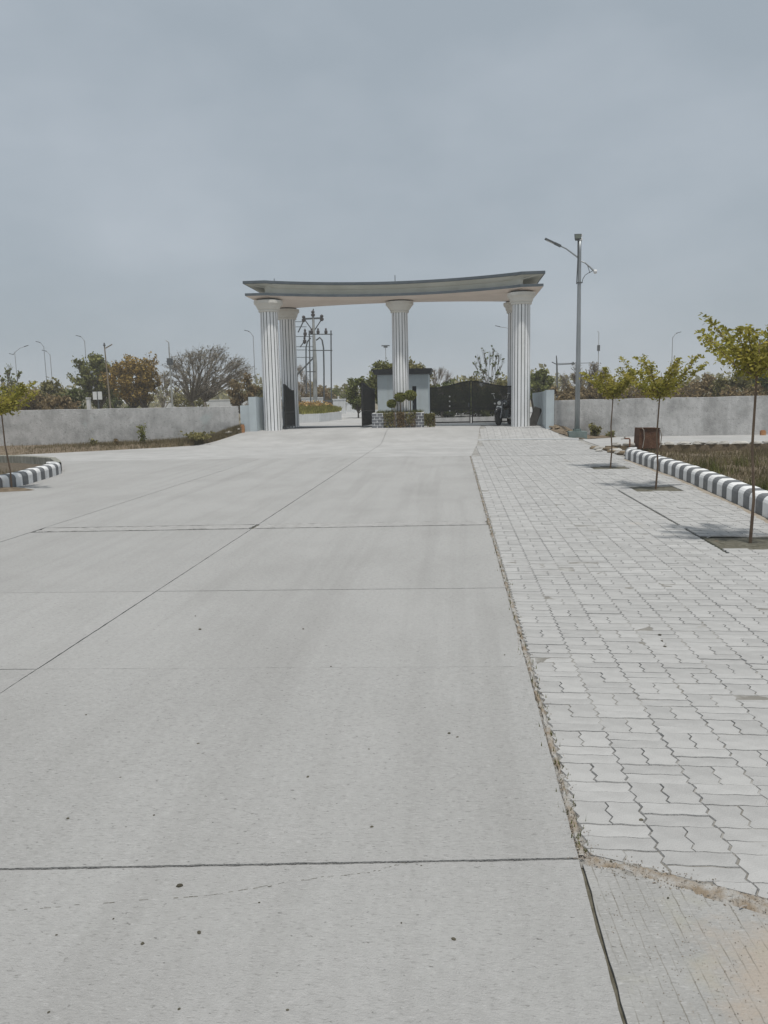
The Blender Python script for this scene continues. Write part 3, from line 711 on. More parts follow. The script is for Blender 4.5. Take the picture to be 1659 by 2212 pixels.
bm_full = brick_mesh(BL, .05, BH); bm_half = brick_mesh(BL*.5-.01, .05, BH); bm_side = brick_mesh(BL, .05, BH)
for r in range(5):
    z = .012+r*RH; x = .012 if r % 2 == 0 else .012-CL/2
    while x < PLW-.03:
        if x < 0: link('brick', bm_half, pl, (x+CL/2, -.006, z))
        elif x+BL > PLW: link('brick', bm_half, pl, (x, -.006, z))
        else: link('brick', bm_full, pl, (x, -.006, z))
        x += CL
    for k in range(6):
        o = link('brick', bm_side, pl, (-.006, .06+k*CL+(.1 if r % 2 else 0)+BL, z)); o.rotation_euler = (0, 0, -math.pi/2)

# ---------------------------------------------------------------- main street lamp
lp = empty('street_lamp', (4.10, 26.3, .04), 'tall grey lamp post with floodlight and two arms right of the gateway', 'street lamp')
lz = .04
b = MB(); b.prism([(-.29,-.26),(.29,-.28),(.30,.26),(-.28,.27)], -.1, .23); b.build('plinth', 'base_green', lp)
b = MB(); b.lathe([(.17,.23),(.17,.25),(.10,.252),(.10,.30),(.085,.31)], n=12)
for k in range(4):
    a = math.pi/4+k*math.pi/2; b.lathe([(.02,.25),(.02,.32)], (.14*math.cos(a), .14*math.sin(a), 0), 6)
b.build('base_plate', 'base_green', lp)
b = MB(); b.tube([(0,0,.25),(0,0,2.5),(-.01,0,5.0),(-.01,0,6.0),(-.01,0,6.38)], [.088,.076,.058,.05,.05], 12); b.build('pole', 'galvanised', lp, True)
arm = MB(); arm.tube([(-.02,0,5.80),(-.45,-.02,6.12),(-.82,-.04,6.30)], [.028,.024,.02], 7); ar = arm.build('arm', 'galvanised', lp)
h = MB(); h.bar((-.80,-.04,6.29), (-1.13,-.06,6.45), .13, .045); h.bar((-.62,-.03,6.20), (-.82,-.04,6.30), .09, .07); h.build('lamp_head', 'lamp_head', ar)
h = MB(); h.bar((-.86,-.045,6.29), (-1.08,-.055,6.395), .09, .01); h.build('led_panel', 'lens', ar)
arm = MB(); arm.tube([(.03,0,5.72),(.16,-.02,5.66),(.30,-.03,5.54),(.44,-.04,5.40)], [.022,.022,.028,.032], 7); ar = arm.build('arm', 'galvanised', lp)
h = MB(); h.tube([(.08,0,5.05),(.10,-.02,5.15),(.17,-.03,5.27),(.28,-.03,5.34),(.42,-.04,5.40)], .011, 5); h.tube([(.23,-.03,5.60),(.32,-.03,5.33)], .010, 5); h.build('strut', 'dark_steel', ar)
h = MB(); h.lathe([(.01,.06),(.05,.055),(.065,.0),(.05,-.05),(.02,-.07)], (.485,-.04,5.37), 12); h.build('camera_dome', 'white_sign', ar, True)
h = MB(); h.box(-.09,.09,-.07,.07,5.03,5.055); h.build('clamp', 'dark_steel', lp)
h = MB(); h.tube([(-.10,-.03,5.0),(-.07,-.03,5.75),(-.075,-.03,6.36)], [.014,.02,.02], 6); fl = h.build('flood_bracket', 'dark_steel', lp)
h = MB(); h.add([(-.19,-.06,6.40),(.02,-.06,6.40),(.03,-.06,6.56),(-.20,-.06,6.56),(-.15,.06,6.37),(-.03,.06,6.37),(.0,.06,6.55),(-.17,.06,6.55)], [(0,1,2,3),(7,6,5,4),(0,4,5,1),(1,5,6,2),(2,6,7,3),(3,7,4,0)]); h.build('floodlight', 'lamp_head', fl)
h = MB(); h.box(-.172,.005,-.068,-.061,6.42,6.54); h.build('flood_glass', 'flood_face', fl)
h = MB(); h.lathe([(.03,6.34),(.055,6.37),(.055,6.43),(.03,6.45)], (.01,.0,0), 10); h.lathe([(.035,6.50),(.035,6.55)], (.035,.02,0), 8); h.tube([(.0,.0,6.3),(.03,.02,6.52)], .012, 5); h.build('camera', 'white_sign', lp)

# ---------------------------------------------------------------- far lamps and poles
def far_lamp(x, ytop, label, Hgt=7.6, kind='single', lean=0, mate='lamp_far', base_r=.048, dirx=-1, armL=.45):
    hor = 857-.02*(x-980); Y = (Hgt-1.5)*F/(hor-ytop); p = A(x, hor, Y)
    o = empty('street_lamp' if kind in ('single', 'double', 'tee') else 'utility_pole', (p[0], Y, 0), label, 'street lamp' if kind in ('single', 'double', 'tee') else 'pole')
    b = MB(); b.tube([(0,0,-.3),(lean*.5,0,Hgt*.5),(lean,0,Hgt*.95)], [base_r, base_r*.8, base_r*.6], 7); b.build('pole', mate, o)
    hb = Hgt*.95
    def arm(s, L, rise):
        m = MB(); m.tube([(lean,0,hb-.1),(lean+s*L*.5,0,hb+rise*.7),(lean+s*L,0,hb+rise)], .026, 5); a = m.build('arm', mate, o)
        m = MB(); m.bar((lean+s*(L-.1),0,hb+rise), (lean+s*(L+.38),0,hb+rise+.12), .12, .055); m.build('lamp_head', 'lamp_head', a)
    if kind == 'single': arm(dirx, armL, Hgt*.05)
    if kind == 'double': arm(1, 1.2, .5); arm(-1, .25, -.3)
    if kind == 'plain':
        m = MB(); m.lathe([(.04,0),(.07,.05),(.03,.2)], (lean, 0, hb), 7); m.build('top_cap', 'dark_steel', o); m = MB(); m.bar((lean+.05,0,hb-.1), (lean+.45,0,hb+.1), .05); m.build('bracket', mate, o)
    if kind == 'tee':
        m = MB(); m.box(-.42,.42,-.1,.1,hb+.15,hb+.25); m.box(-.2,.2,-.1,.1,hb,hb+.147); m.build('lamp_head', 'lamp_head', o)
    if kind == 'box':
        m = MB(); m.box(-.13,.13,-.12,.12,hb*.78,hb*.86); m.build('equipment_box', 'dark_steel', o); m = MB(); m.tube([(lean,0,hb*.98),(lean,0,hb+.25),(lean-.15,0,hb+.35)], .03, 5); m.build('bracket', mate, o)
    return o
far_lamp(42, 750, 'leftmost far lamp post with long arm above the left wall', kind='double')
far_lamp(105, 738, 'far lamp post between the leftmost one and its shorter neighbour', 8, 'single', mate='galvanised')
far_lamp(117, 757, 'short far lamp post with two small arms left of the green tree', 7, 'single')
far_lamp(193, 726, 'far lamp post rising directly behind the green leaved tree', 8, 'single')
far_lamp(239, 738, 'plain brownish pole in front of the orange brown tree', 4.9, 'plain', mate='pole_brown', lean=-.12, base_r=.055)
far_lamp(372, 740, 'grey pole with equipment box beside the bare spreading tree', 4.9, 'box', mate='pole_concrete', base_r=.06)
far_lamp(553, 718, 'far lamp post just left of the left front column', 8, 'single')
far_lamp(835, 747, 'far lamp with flat twin head above the guard cabin', 7, 'tee')
far_lamp(1112, 712, 'far lamp arm reaching out from behind the right columns', 8, 'single', armL=1.5)
far_lamp(1291, 722, 'thin far pole with box right of the tall lamp post', 8, 'box', mate='pole_concrete')
far_lamp(1449, 728, 'far lamp post with short arm behind the right trees', 7.5, 'single', dirx=1)

# ---------------------------------------------------------------- substation structure seen through the left lane
def SX(x, y, Y=58): p = A(x, y, Y); return Vector(p)
sb = empty('power_pole', (SX(680,870).x, 58, .3), 'thick pale power pole with crossarm seen through the left lane', 'power pole')
def L_(o, v): return (v.x-o.location.x, v.y-o.location.y, v.z-o.location.z)
b = MB(); b.tube([L_(sb, SX(681,885)), L_(sb, SX(681,790)), L_(sb, SX(678,730)), L_(sb, SX(676,672))], [.155,.145,.115,.08], 9); b.build('pole', 'pole_concrete', sb)
b = MB(); b.bar(L_(sb, SX(655,689)), L_(sb, SX(697,687)), .12); b.bar(L_(sb, SX(660,693)), L_(sb, SX(675,714)), .07); b.bar(L_(sb, SX(694,691)), L_(sb, SX(679,714)), .07); ca = b.build('crossarm', 'dark_steel', sb)
for px, py in ((656,688),(695,686),(676,677)):
    b = MB(); v = L_(sb, SX(px, py)); b.lathe([(.05,-.26),(.15,-.18),(.15,-.05),(.08,0),(.14,.08),(.12,.16),(.04,.22)], v, 9); b.build('insulator', 'porcelain', ca)
b = MB(); b.tube([L_(sb, SX(676,676)), L_(sb, SX(677,667))], .05, 5); b.build('top_pin', 'dark_steel', sb)
b = MB(); b.tube([L_(sb, SX(683,735)), L_(sb, SX(691,729)), L_(sb, SX(696,735)), L_(sb, SX(699,752)), L_(sb, SX(700,800)), L_(sb, SX(700,868))], .06, 5); b.build('cable', 'dark_steel', sb)
hf = empty('steel_gantry', (SX(692,870,57).x, 57, .3), 'dark steel h frame gantry with insulators next to the power pole', 'gantry')
S7 = lambda x, y: L_(hf, SX(x, y, 57))
for x0, y0, x1, y1 in ((668,714,671,870),(715,714,716,890)):
    b = MB(); b.bar(S7(x0, y0), S7(x1, y1), .085); b.build('post', 'dark_steel', hf)
for x0, x1, y in ((666,718,722),(666,718,757),(662,682,803)):
    b = MB(); b.bar(S7(x0, y), S7(x1, y), .065); b.build('beam', 'dark_steel', hf)
b = MB(); b.bar(S7(697,866), S7(718,866), .12); b.bar(S7(697,872), S7(718,872), .12); b.build('guard_rail', 'dark_steel', hf)
for px in (673, 687, 704):
    b = MB(); v = S7(px, 716); b.lathe([(.05,-.2),(.12,-.12),(.12,.05),(.05,.1),(.09,.18),(.04,.24)], v, 8); b.build('insulator', 'porcelain', hf)
b = MB(); b.tube([S7(671,730), S7(664,738), S7(661,750), S7(661,790), S7(662,850)], .055, 5); b.build('cable', 'dark_steel', hf)
gt = empty('steel_gantry', (SX(645,870,60).x, 60, .3), 'second steel gantry mostly hidden behind the left rear column', 'gantry')
S6 = lambda x, y: L_(gt, SX(x, y, 60))
for x0, y0, x1, y1 in ((628,700,630,870),(676,720,678,872)):
    b = MB(); b.bar(S6(x0, y0), S6(x1, y1), .075); b.build('post', 'dark_steel', gt)
for x0, x1, y in ((626,658,695),(626,662,706),(626,680,727),(626,678,749),(626,664,756),(626,678,772)):
    b = MB(); b.bar(S6(x0, y), S6(x1, y), .045); b.build('beam', 'dark_steel', gt)
b = MB(); b.bar(S6(655,695), S6(644,718), .08); b.bar(S6(678,772), S6(640,812), .10); b.bar(S6(658,737), S6(648,750), .07); b.build('brace', 'dark_steel', gt)
for px, py in ((659,720),(658,736)):
    b = MB(); v = S6(px, py); b.lathe([(.05,-.25),(.14,-.12),(.14,.05),(.06,.1),(.1,.2),(.04,.35)], v, 8); b.build('insulator', 'porcelain', gt)
# cross pole on the far right
cp = empty('power_pole', (A(1203,850,90)[0], 90, 0), 'thin far pole with crossarm and lines left of the tall lamp post', 'power pole')
S9 = lambda x, y: L_(cp, Vector(A(x, y, 90)))
b = MB(); b.tube([S9(1204,862), S9(1203,790), S9(1202,768)], [.12,.1,.06], 6); b.build('pole', 'dark_steel', cp)
b = MB(); b.bar(S9(1192,782), S9(1204,788), .10); b.bar(S9(1203,788), S9(1238,786), .09); b.bar(S9(1203,785), S9(1282,784), .06); b.bar(S9(1236,783), S9(1239,788), .3); b.build('crossarm', 'dark_steel', cp)

# ---------------------------------------------------------------- vegetation
def tree(name, label, x, ytop, wpx, Y, leafm, z0=.2, zb=None, ncl=16, twigs=26, leaves=2600, ls=.16, barkm='bark_grey', trunk_r=.10, trunks=1, cat='tree', clump=.34, sq=.8, group=None, twr=.012, seed=None):
    """tapered trunk, limbs to clumps inside an uneven crown, twigs and leaf faces"""
    r = random.Random(seed if seed is not None else hash((round(x), round(ytop))) & 0xffff)
    p = A(x, ytop, Y); top = p[2]; W = wpx/F*Y/2*1.0; hgt = top-z0; zb = z0+hgt*.3 if zb is None else zb
    o = empty(name, (p[0], Y, z0), label, cat, group)
    cz = (top+zb)/2-z0; rz = (top-zb)/2; tw = MB(); C = []; S = []
    forkz = max(.15, (zb-z0)*.75)
    stems = []
    for k in range(trunks):
        a = r.uniform(0, 6.28); off = 0 if trunks == 1 else W*.14
        bx, by = off*math.cos(a), off*math.sin(a); fx, fy = bx*2.2+r.gauss(0, W*.04), by*2.2+r.gauss(0, W*.04)
        tw.tube([(bx, by, -.2), ((bx+fx)/2+r.gauss(0, W*.03), (by+fy)/2, forkz*.5), (fx, fy, forkz)], [trunk_r*1.25, trunk_r, trunk_r*.8], 7); stems.append(Vector((fx, fy, forkz)))
    for k in range(ncl):
        zz = 1-2*(k+.5)/ncl; aa = k*2.39996+r.uniform(-.4, .4); hh = math.sqrt(max(0, 1-zz*zz)); q = Vector((hh*math.cos(aa), hh*math.sin(aa), zz))*r.uniform(.62, 1.05)
        c = Vector((q.x*W*.90, q.y*W*.90, cz+q.z*rz*.86)); R = clump*W*r.uniform(.65, 1.25)
        s = min(stems, key=lambda t: (t-c).length+r.random()*.3)
        mid = s.lerp(c, .5)+Vector((r.gauss(0, W*.06), r.gauss(0, W*.06), abs(r.gauss(0, W*.08))))
        tw.tube([s, mid, c], [trunk_r*.55, trunk_r*.35, trunk_r*.14], 5, cap=False)
        pts = []
        for t in range(twigs):
            d = Vector((r.gauss(0, 1), r.gauss(0, 1), r.gauss(.25, .8))).normalized()*R*r.uniform(.5, 1.15); d.z *= sq
            st = mid.lerp(c, r.uniform(.35, 1)); e = c+d
            if e.z < .1: e.z = .1
            m2 = st.lerp(e, .5)+Vector((r.gauss(0, .08), r.gauss(0, .08), r.gauss(0, .08)))*R
            tw.tube([st, m2, e], [twr*1.5, twr, twr*.4], 3, cap=False); pts.append((st, m2, e))
        nl = int(leaves/ncl*r.uniform(.5, 1.4))
        for t in range(nl):
            st, m2, e = pts[r.randrange(len(pts))]; u = r.random()**.6
            v = (st.lerp(m2, u*2) if u < .5 else m2.lerp(e, u*2-1))
            C.append((v.x+r.gauss(0, ls*.55), v.y+r.gauss(0, ls*.55), max(.05, v.z+r.gauss(0, ls*.5)))); S.append(ls*r.uniform(.5, 1.25))
    tw.build('trunk', barkm, o)
    if C: link('crown', quads_mesh('crown', C, S, leafm), o)
    return o
def bush(label, x, ytop, wpx, Y, leafm, **k):
    a = dict(zb=.35, ncl=12, twigs=18, leaves=1500, ls=.13, trunk_r=.045, trunks=3, cat='bush', clump=.42); a.update(k)
    return tree('bush', label, x, ytop, wpx, Y, leafm, **a)
# left, behind the boundary wall
tree('broad_tree', 'dense grey green tree left of the orange brown tree', 205, 755, 100, 56, 'leaf_olive2', zb=1.2, ncl=26, leaves=6500, ls=.15, clump=.36)
tree('rusty_tree', 'orange brown leaved tree behind the left wall', 285, 764, 128, 53, 'leaf_orange', zb=1.3, ncl=28, leaves=6500, ls=.14, trunks=3, clump=.36)
tree('bare_tree', 'wide spreading bare thorny tree left of the gateway', 442, 738, 226, 50, 'leaf_thorn', zb=1.9, ncl=80, twigs=26, leaves=3800, ls=.07, trunks=2, trunk_r=.085, clump=.20, sq=.6, twr=.007, barkm='bark_thorn')
tree('pale_tree', 'thin pale branched tree between the orange and bare trees', 348, 795, 80, 58, 'leaf_olive', zb=1.1, ncl=16, twigs=26, leaves=700, ls=.10, barkm='bark_pale', trunk_r=.05, clump=.32)
bush('brown shrub at the right foot of the bare tree', 520, 806, 70, 47, 'leaf_brown', leaves=2600)
bush('olive shrub touching the left front column', 556, 822, 60, 52, 'leaf_olive', leaves=2200)
bush('brown shrub under the bare tree', 405, 842, 90, 60, 'leaf_olive', leaves=1800)
tree('sapling', 'thin sparse sapling at the left picture edge', 14, 778, 60, 50, 'leaf_green', ncl=14, twigs=8, leaves=260, ls=.14, trunk_r=.03, clump=.3)
bush('olive bush left of the far lamp posts', 22, 818, 80, 45, 'leaf_olive', leaves=2400)
bush('tan green bush below the paired far lamps', 102, 805, 72, 48, 'leaf_olive', leaves=1700, ls=.16)
bush('brown bush low behind the left wall', 68, 835, 80, 43, 'leaf_brown', leaves=2200)
bush('dark green bush left of the grey green tree', 152, 828, 58, 46, 'leaf_dark', leaves=1800)
bush('brown low bush left of the signboard', 128, 848, 90, 41, 'leaf_brown', leaves=2000)
bush('grey bush between the two leafy trees', 248, 838, 70, 62, 'leaf_dark', leaves=1800)
# through the gateway
bush('brown scrub behind the steel gantries', 655, 822, 90, 75, 'leaf_brown', leaves=2600, z0=.3)
bush('rusty scrub below the power pole', 690, 834, 80, 70, 'leaf_brown', leaves=2400, z0=.3)
tree('pale_tree', 'pale leafless tree behind the left rear column', 640, 780, 70, 70, 'twig_grey', zb=1.6, ncl=16, twigs=30, leaves=300, ls=.08, barkm='bark_pale', trunk_r=.07, clump=.3, twr=.014)
bush('grey green bush right of the steel gantry', 742, 828, 60, 85, 'leaf_olive', leaves=2200, z0=.3)
bush('green bush low behind the white posts', 715, 838, 60, 80, 'leaf_green', leaves=2000, z0=.3)
tree('small_tree', 'small dark green tree left of the open gate leaf', 772, 812, 50, 45, 'leaf_green', z0=.35, zb=.7, ncl=16, leaves=2800, ls=.11, trunk_r=.05, clump=.36)
tree('cabin_tree', 'dark green tree behind the left of the guard cabin', 832, 766, 84, 44, 'leaf_olive2', z0=.35, zb=.9, ncl=22, leaves=6500, ls=.13, clump=.36)
tree('cabin_tree', 'olive tree showing over the right of the cabin roof', 896, 774, 72, 46, 'leaf_olive', z0=.35, zb=1.1, ncl=20, leaves=5200, ls=.13, clump=.36)
tree('pale_tree', 'pale bare tree at the right corner of the cabin', 945, 783, 72, 52, 'twig_grey', z0=.35, zb=1.3, ncl=20, twigs=34, leaves=200, ls=.06, barkm='bark_pale', trunk_r=.06, clump=.28, twr=.010)
tree('sapling', 'tall sapling with sparse dark leaf clusters above the closed gate', 1056, 742, 78, 52, 'leaf_dark', z0=.35, zb=1.9, ncl=26, twigs=7, leaves=230, ls=.14, trunk_r=.04, clump=.16, twr=.009)
bush('brown green hedge bush behind the left closed leaf', 955, 824, 95, 48, 'leaf_dark', leaves=3600, z0=.35)
bush('olive hedge bush behind the gate meeting stiles', 1010, 812, 80, 49, 'leaf_olive', leaves=3200, z0=.35)
bush('dense hedge bush behind the right closed leaf', 1070, 812, 100, 47, 'leaf_olive', leaves=3600, z0=.35)
bush('low dark bush behind the closed gate', 1035, 845, 120, 44, 'leaf_dark', leaves=3600, z0=.35)
bush('low brown bush behind the planter end', 965, 850, 80, 43, 'leaf_dark', leaves=2600, z0=.35)
# right, behind the boundary wall
tree('broad_tree', 'green tree right beside the right front column', 1163, 795, 62, 50, 'leaf_green', zb=.8, ncl=18, leaves=4200, ls=.14, clump=.36)
bush('rusty brown bush behind the right pier', 1218, 834, 80, 48, 'leaf_brown', leaves=2600)
tree('bare_tree', 'grey leafless tree behind the tall lamp post', 1268, 783, 120, 56, 'leaf_brown', zb=1.0, ncl=26, twigs=44, leaves=2200, ls=.07, trunks=3, trunk_r=.07, clump=.28, twr=.012)
bush('brown bush between lamp post and first young tree', 1275, 832, 90, 46, 'leaf_brown', leaves=2600)
bush('brown bush behind the first young tree', 1335, 825, 90, 50, 'leaf_brown', leaves=2600)
bush('brown bush behind the second young tree', 1400, 830, 90, 52, 'leaf_brown', leaves=2600)
bush('olive brown bush right of the second young tree', 1462, 822, 80, 55, 'leaf_olive', leaves=2600)
bush('dark brown bush in a gap of the right scrub', 1520, 806, 75, 50, 'leaf_brown', leaves=3200)
bush('olive bush left of the third young tree trunk', 1582, 800, 85, 46, 'leaf_olive', leaves=3200)
bush('dark bush right of the third young tree trunk', 1645, 798, 80, 48, 'leaf_dark', leaves=3000)
tree('broad_tree', 'tall dusty green tree at the right picture edge', 1658, 722, 90, 55, 'leaf_green', zb=1.5, ncl=18, leaves=3600, ls=.17)
bush('low brown bush above the middle of the right wall', 1490, 838, 110, 44, 'leaf_brown', leaves=2400)
bush('low brown bush above the far right of the wall', 1610, 834, 110, 43, 'leaf_brown', leaves=2400)
bush('low brown bush right of the pier', 1232, 848, 90, 42, 'leaf_brown', leaves=2200)
bush('low brown bush left of the second young tree', 1375, 846, 110, 43, 'leaf_brown', leaves=2400)
# far belt of trees, one mass
C = []; S = []
for k in range(26000):
    x = nrg.uniform(-260, 240); y = nrg.uniform(150, 210); hh = 3.6+1.7*math.sin(x*.11)+1.2*math.sin(x*.31+2)+.8*math.sin(x*.83)
    C.append((x, y, .2+max(1, hh)*nrg.random()**.6)); S.append(nrg.uniform(.5, 1.1))
tag(link('distant_trees', quads_mesh('distant_trees', C, S, 'leaf_olive', 1.3)), kind='stuff', label='distant belt of hazy scrub trees along the horizon', cat='trees')

# young umbrella trees
def young(label, base, Ht, fork, W, seed, lean=(0, 0), nbr=15, leaves=1500, lsz=.034, vee=1.0):
    r = random.Random(seed); o = empty('young_tree', (base[0], base[1], -.09), label, 'tree', 'young umbrella trees')
    t = MB(); fx, fy = lean
    t.tube([(0,0,-.02),(fx*.25+.02,fy*.2,fork*.3),(fx*.55-.016,fy*.5,fork*.62),(fx,fy,fork)], [.017,.0145,.013,.011], 7)
    t.tube([(fx,fy,fork),(fx+.01,fy,fork+(Ht-fork)*.35),(fx+.02,fy+.02,fork+(Ht-fork)*.6)], [.013,.009,.003], 5)
    C = []; S = []
    for k in range(nbr):
        a = 2*math.pi*(k+r.uniform(-.3, .3))/nbr*1.0*2.618; lev = r.random(); L = W*r.uniform(.65, 1.1)*(1-.22*lev)
        s = Vector((fx, fy, fork+(Ht-fork)*.25*lev)); rise = (Ht-fork)*r.uniform(.55, 1.0)*vee*(1-.2*lev)
        d = Vector((math.cos(a), math.sin(a), 0))
        p1 = s+d*L*.35+Vector((0,0,rise*.22)); p2 = s+d*L*.72+Vector((r.gauss(0,.02),r.gauss(0,.02),rise*.60)); p3 = s+d*L+Vector((r.gauss(0,.03),r.gauss(0,.03),rise*1.0))
        t.tube([s,p1,p2,p3], [.008,.006,.004,.0018], 4, cap=False)
        nl = int(leaves/nbr*r.uniform(.7, 1.3)); side = Vector((-d.y, d.x, 0))
        for q in range(nl):
            u = r.random()**.75*1.02
            v = (s.lerp(p1, u*2.6) if u < .385 else p1.lerp(p2, (u-.385)/.335) if u < .72 else p2.lerp(p3, (u-.72)/.28))
            wv = L*.20*(1.1-.8*u); v = v+side*r.gauss(0, wv)+Vector((0,0,r.gauss(.0, .035*(1.25-u))))+d*r.gauss(0,.03)
            C.append(tuple(v)); S.append(lsz*r.uniform(.55, 1.25))
    t.build('trunk', 'bark_young', o); link('crown', quads_mesh('crown', C, S, 'leaf_young', 1.6, .35), o); return o
def pit_soil(label, c, sx, sy, m='soil_dark', z=-.085, bumpy=.02):
    b = field('tree_pit', [c[0]-sx+2*sx*i/8 for i in range(9)], [c[1]-sy+2*sy*i/6 for i in range(7)], m, None, lambda x, y: z+abs(rng.gauss(0, bumpy))); return tag(b, label, 'tree pit', 'tree pits')
young('yellow green young tree farthest of the three along the kerb', (3.18,16.06), 2.12, 1.50, .66, 3, (.03,.02), 17, 2900, .040)
young('young tree with long side shoots, middle of the three by the kerb', (3.17,12.43), 2.16, 1.50, .74, 11, (.02,0), 16, 2900, .036)
young('tallest young tree nearest on the paving at the right edge', (2.955,7.895), 2.30, 1.72, .66, 21, (-.015,0), 17, 3600, .032, 1.15)
young('young tree on the left beside the striped corner kerb', (-7.93,13.09), 1.98, 1.44, .72, 5, (-.06,0), 16, 2500, .040)
pit_soil('dark square tree pit of the farthest young tree', PITS[0], .415, .365); pit_soil('earth filled tree pit of the middle young tree', PITS[1], .395, .345); pit_soil('wide brown tree pit of the nearest young tree', PITS[2], .415, .365, 'soil', -.06, .02)
b = MB(); k = 14; P = [(-7.98+.50*math.cos(2*math.pi*i/k)*rng.uniform(.85,1.1), 13.0+.26*math.sin(2*math.pi*i/k)*rng.uniform(.85,1.1)) for i in range(k)]
b.v = [(x, y, .004) for x, y in P]+[(-7.95+(x+7.95)*.6, 13+(y-13)*.6, .03+rng.random()*.02) for x, y in P]+[(-7.95,13.0,.05)]
b.f = [(i,(i+1)%k,k+(i+1)%k,k+i) for i in range(k)]+[(k+i,k+(i+1)%k,2*k) for i in range(k)]; b.m = [0]*len(b.f)
tag(b.build('tree_pit', 'soil'), 'low brown soil heap round the left young tree', 'tree pit', 'tree pits')
# concrete lips of the pits
for p, lab in ((PITS[0], 'farthest'), (PITS[1], 'middle'), (PITS[2], 'nearest')): pass

# grasses
def blades(name, n, fn, matname, hmin, hmax, wd, label=None, cat=None, parent=None, kind='stuff', lean=.5):
    V = []
    for k in range(n):
        x, y, z, s = fn(); h = rng.uniform(hmin, hmax)*s; a = rng.uniform(0, 6.28); l = h*rng.uniform(0, lean); b_ = rng.uniform(0, 6.28)
        V += [(x-wd*math.cos(a), y-wd*math.sin(a), z-.01), (x+wd*math.cos(a), y+wd*math.sin(a), z-.01), (x+l*math.cos(b_), y+l*math.sin(b_), z+h)]
    return tag(link(name, tris_mesh(name, V, matname), parent), label, cat, kind=kind)
def fbed(): 
    while True:
        x = rng.uniform(4.12, 12.5); y = rng.uniform(7.5, 21.7); s = .55+.45*math.sin(x*2.1+1)*math.cos(y*1.7)+.35*math.sin(x*5+y*3)
        if rng.random() < .35+s*.7: return x, y, -.13, max(.45, s)
blades('dry_grass', 40000, fbed, 'grass_dry', .06, .22, .009, 'dry olive grass filling the striped right bed', 'grass')
BW = [(rng.uniform(4.4, 9), rng.uniform(10, 18)) for k in range(34)]
def fbw(): q = BW[rng.randrange(len(BW))]; return q[0]+rng.gauss(0,.16), q[1]+rng.gauss(0,.16), -.12, 1
blades('green_weeds', 2600, fbw, 'grass_green', .10, .30, .010, 'patches of greener weeds in the right bed', 'weeds')
blades('low_weeds', 3500, lambda: (rng.uniform(-14, -8.6), rng.uniform(11, 16.4), .03, 1), 'grass_dry', .04, .14, .008, 'sparse low weeds in the left corner bed', 'weeds')
# left verge: soil bank with dry weeds
EDGE = [(-34,20.2),(-20,21.0),(-13.6,22.1),(-11.6,23.7),(-10.0,24.85),(-9.0,25.9),(-8.3,26.7),(-7.75,27.55)]; WALLP = [(-34,25.4),(-20,25.38),(-13.6,25.36),(-12.2,25.4),(-11.0,25.9),(-9.7,26.8),(-8.7,27.5),(-7.75,28.05)]
def verge_pt(u, v):
    u *= len(EDGE)-1; i = min(int(u), len(EDGE)-2); f = u-i
    e = Vector(EDGE[i]).lerp(Vector(EDGE[i+1]), f); w_ = Vector(WALLP[i]).lerp(Vector(WALLP[i+1]), f); p = e.lerp(w_, v)
    return p.x, p.y, terrain(p.x, p.y)+.005+.11*ss(v*3.5)*(1 if u > 2.2 else 1)
b = MB(); nu, nv = 90, 8
for i in range(nu+1):
    for j in range(nv+1):
        x, y, z = verge_pt(i/nu, j/nv); b.v.append((x+(rng.gauss(0,.03) if 0 < j < nv else 0), y+(rng.gauss(0,.04) if j < nv else 0), z+(abs(rng.gauss(0,.02)) if j else -.02)))
for i in range(nu):
    for j in range(nv): q = i*(nv+1)+j; b.f.append((q, q+nv+1, q+nv+2, q+1)); b.m.append(0)
tag(b.build('verge', 'soil'), kind='structure')
def fverge():
    u = rng.random()**.6; v = rng.random(); x, y, z = verge_pt(.12+.88*u, v); return x, y, z, .5+.6*u
blades('verge_grass', 16000, fverge, 'grass_dry', .05, .22, .008, 'dry grass and weeds along the left wall bank', 'grass')
def weed(label, x, ybase, Y, h, wd, n, m='leaf_green', ls=.07):
    p = A(x, ybase, Y); z0 = p[2]; o = empty('weed', (p[0], Y, z0), label, 'weed'); t = MB(); C = []; S = []
    for k in range(n):
        a = rng.uniform(0, 6.28); q = Vector((math.cos(a)*wd*rng.random(), math.sin(a)*wd*rng.random(), h*rng.uniform(.55, 1)))
        t.tube([(0,0,-.05), q*.5+Vector((0,0,h*.08)), q], [.008,.006,.002], 4, cap=False)
        for e in range(26):
            u = rng.uniform(.2, 1); C.append((q.x*u+rng.gauss(0,.05), q.y*u+rng.gauss(0,.05), q.z*u+rng.gauss(0,.04))); S.append(ls*rng.uniform(.5, 1.2))
    t.build('stem', 'bark_young', o); link('leaves', quads_mesh('leaves', C, S, m), o)
weed('tall spiky green weed against the left wall', 309, 958, 25.2, .66, .11, 9, 'leaf_olive2', .06)
weed('low green weed clump near the left pier', 430, 948, 26.1, .20, .7, 22, 'leaf_olive', ls=.08)
weed('small weed tuft in front of the left wall', 205, 965, 24.8, .22, .2, 8, 'leaf_olive')
weed('thin stalk weed left of the tall spiky weed', 254, 966, 24.9, .26, .12, 5, 'leaf_brown')
weed('green weed at the right wall beside the lamp plinth', 1285, 942, 27.0, .42, .2, 12, 'leaf_olive')
weed('tiny weed at the foot of the right wall', 1316, 944, 27.2, .2, .15, 6, 'leaf_olive')
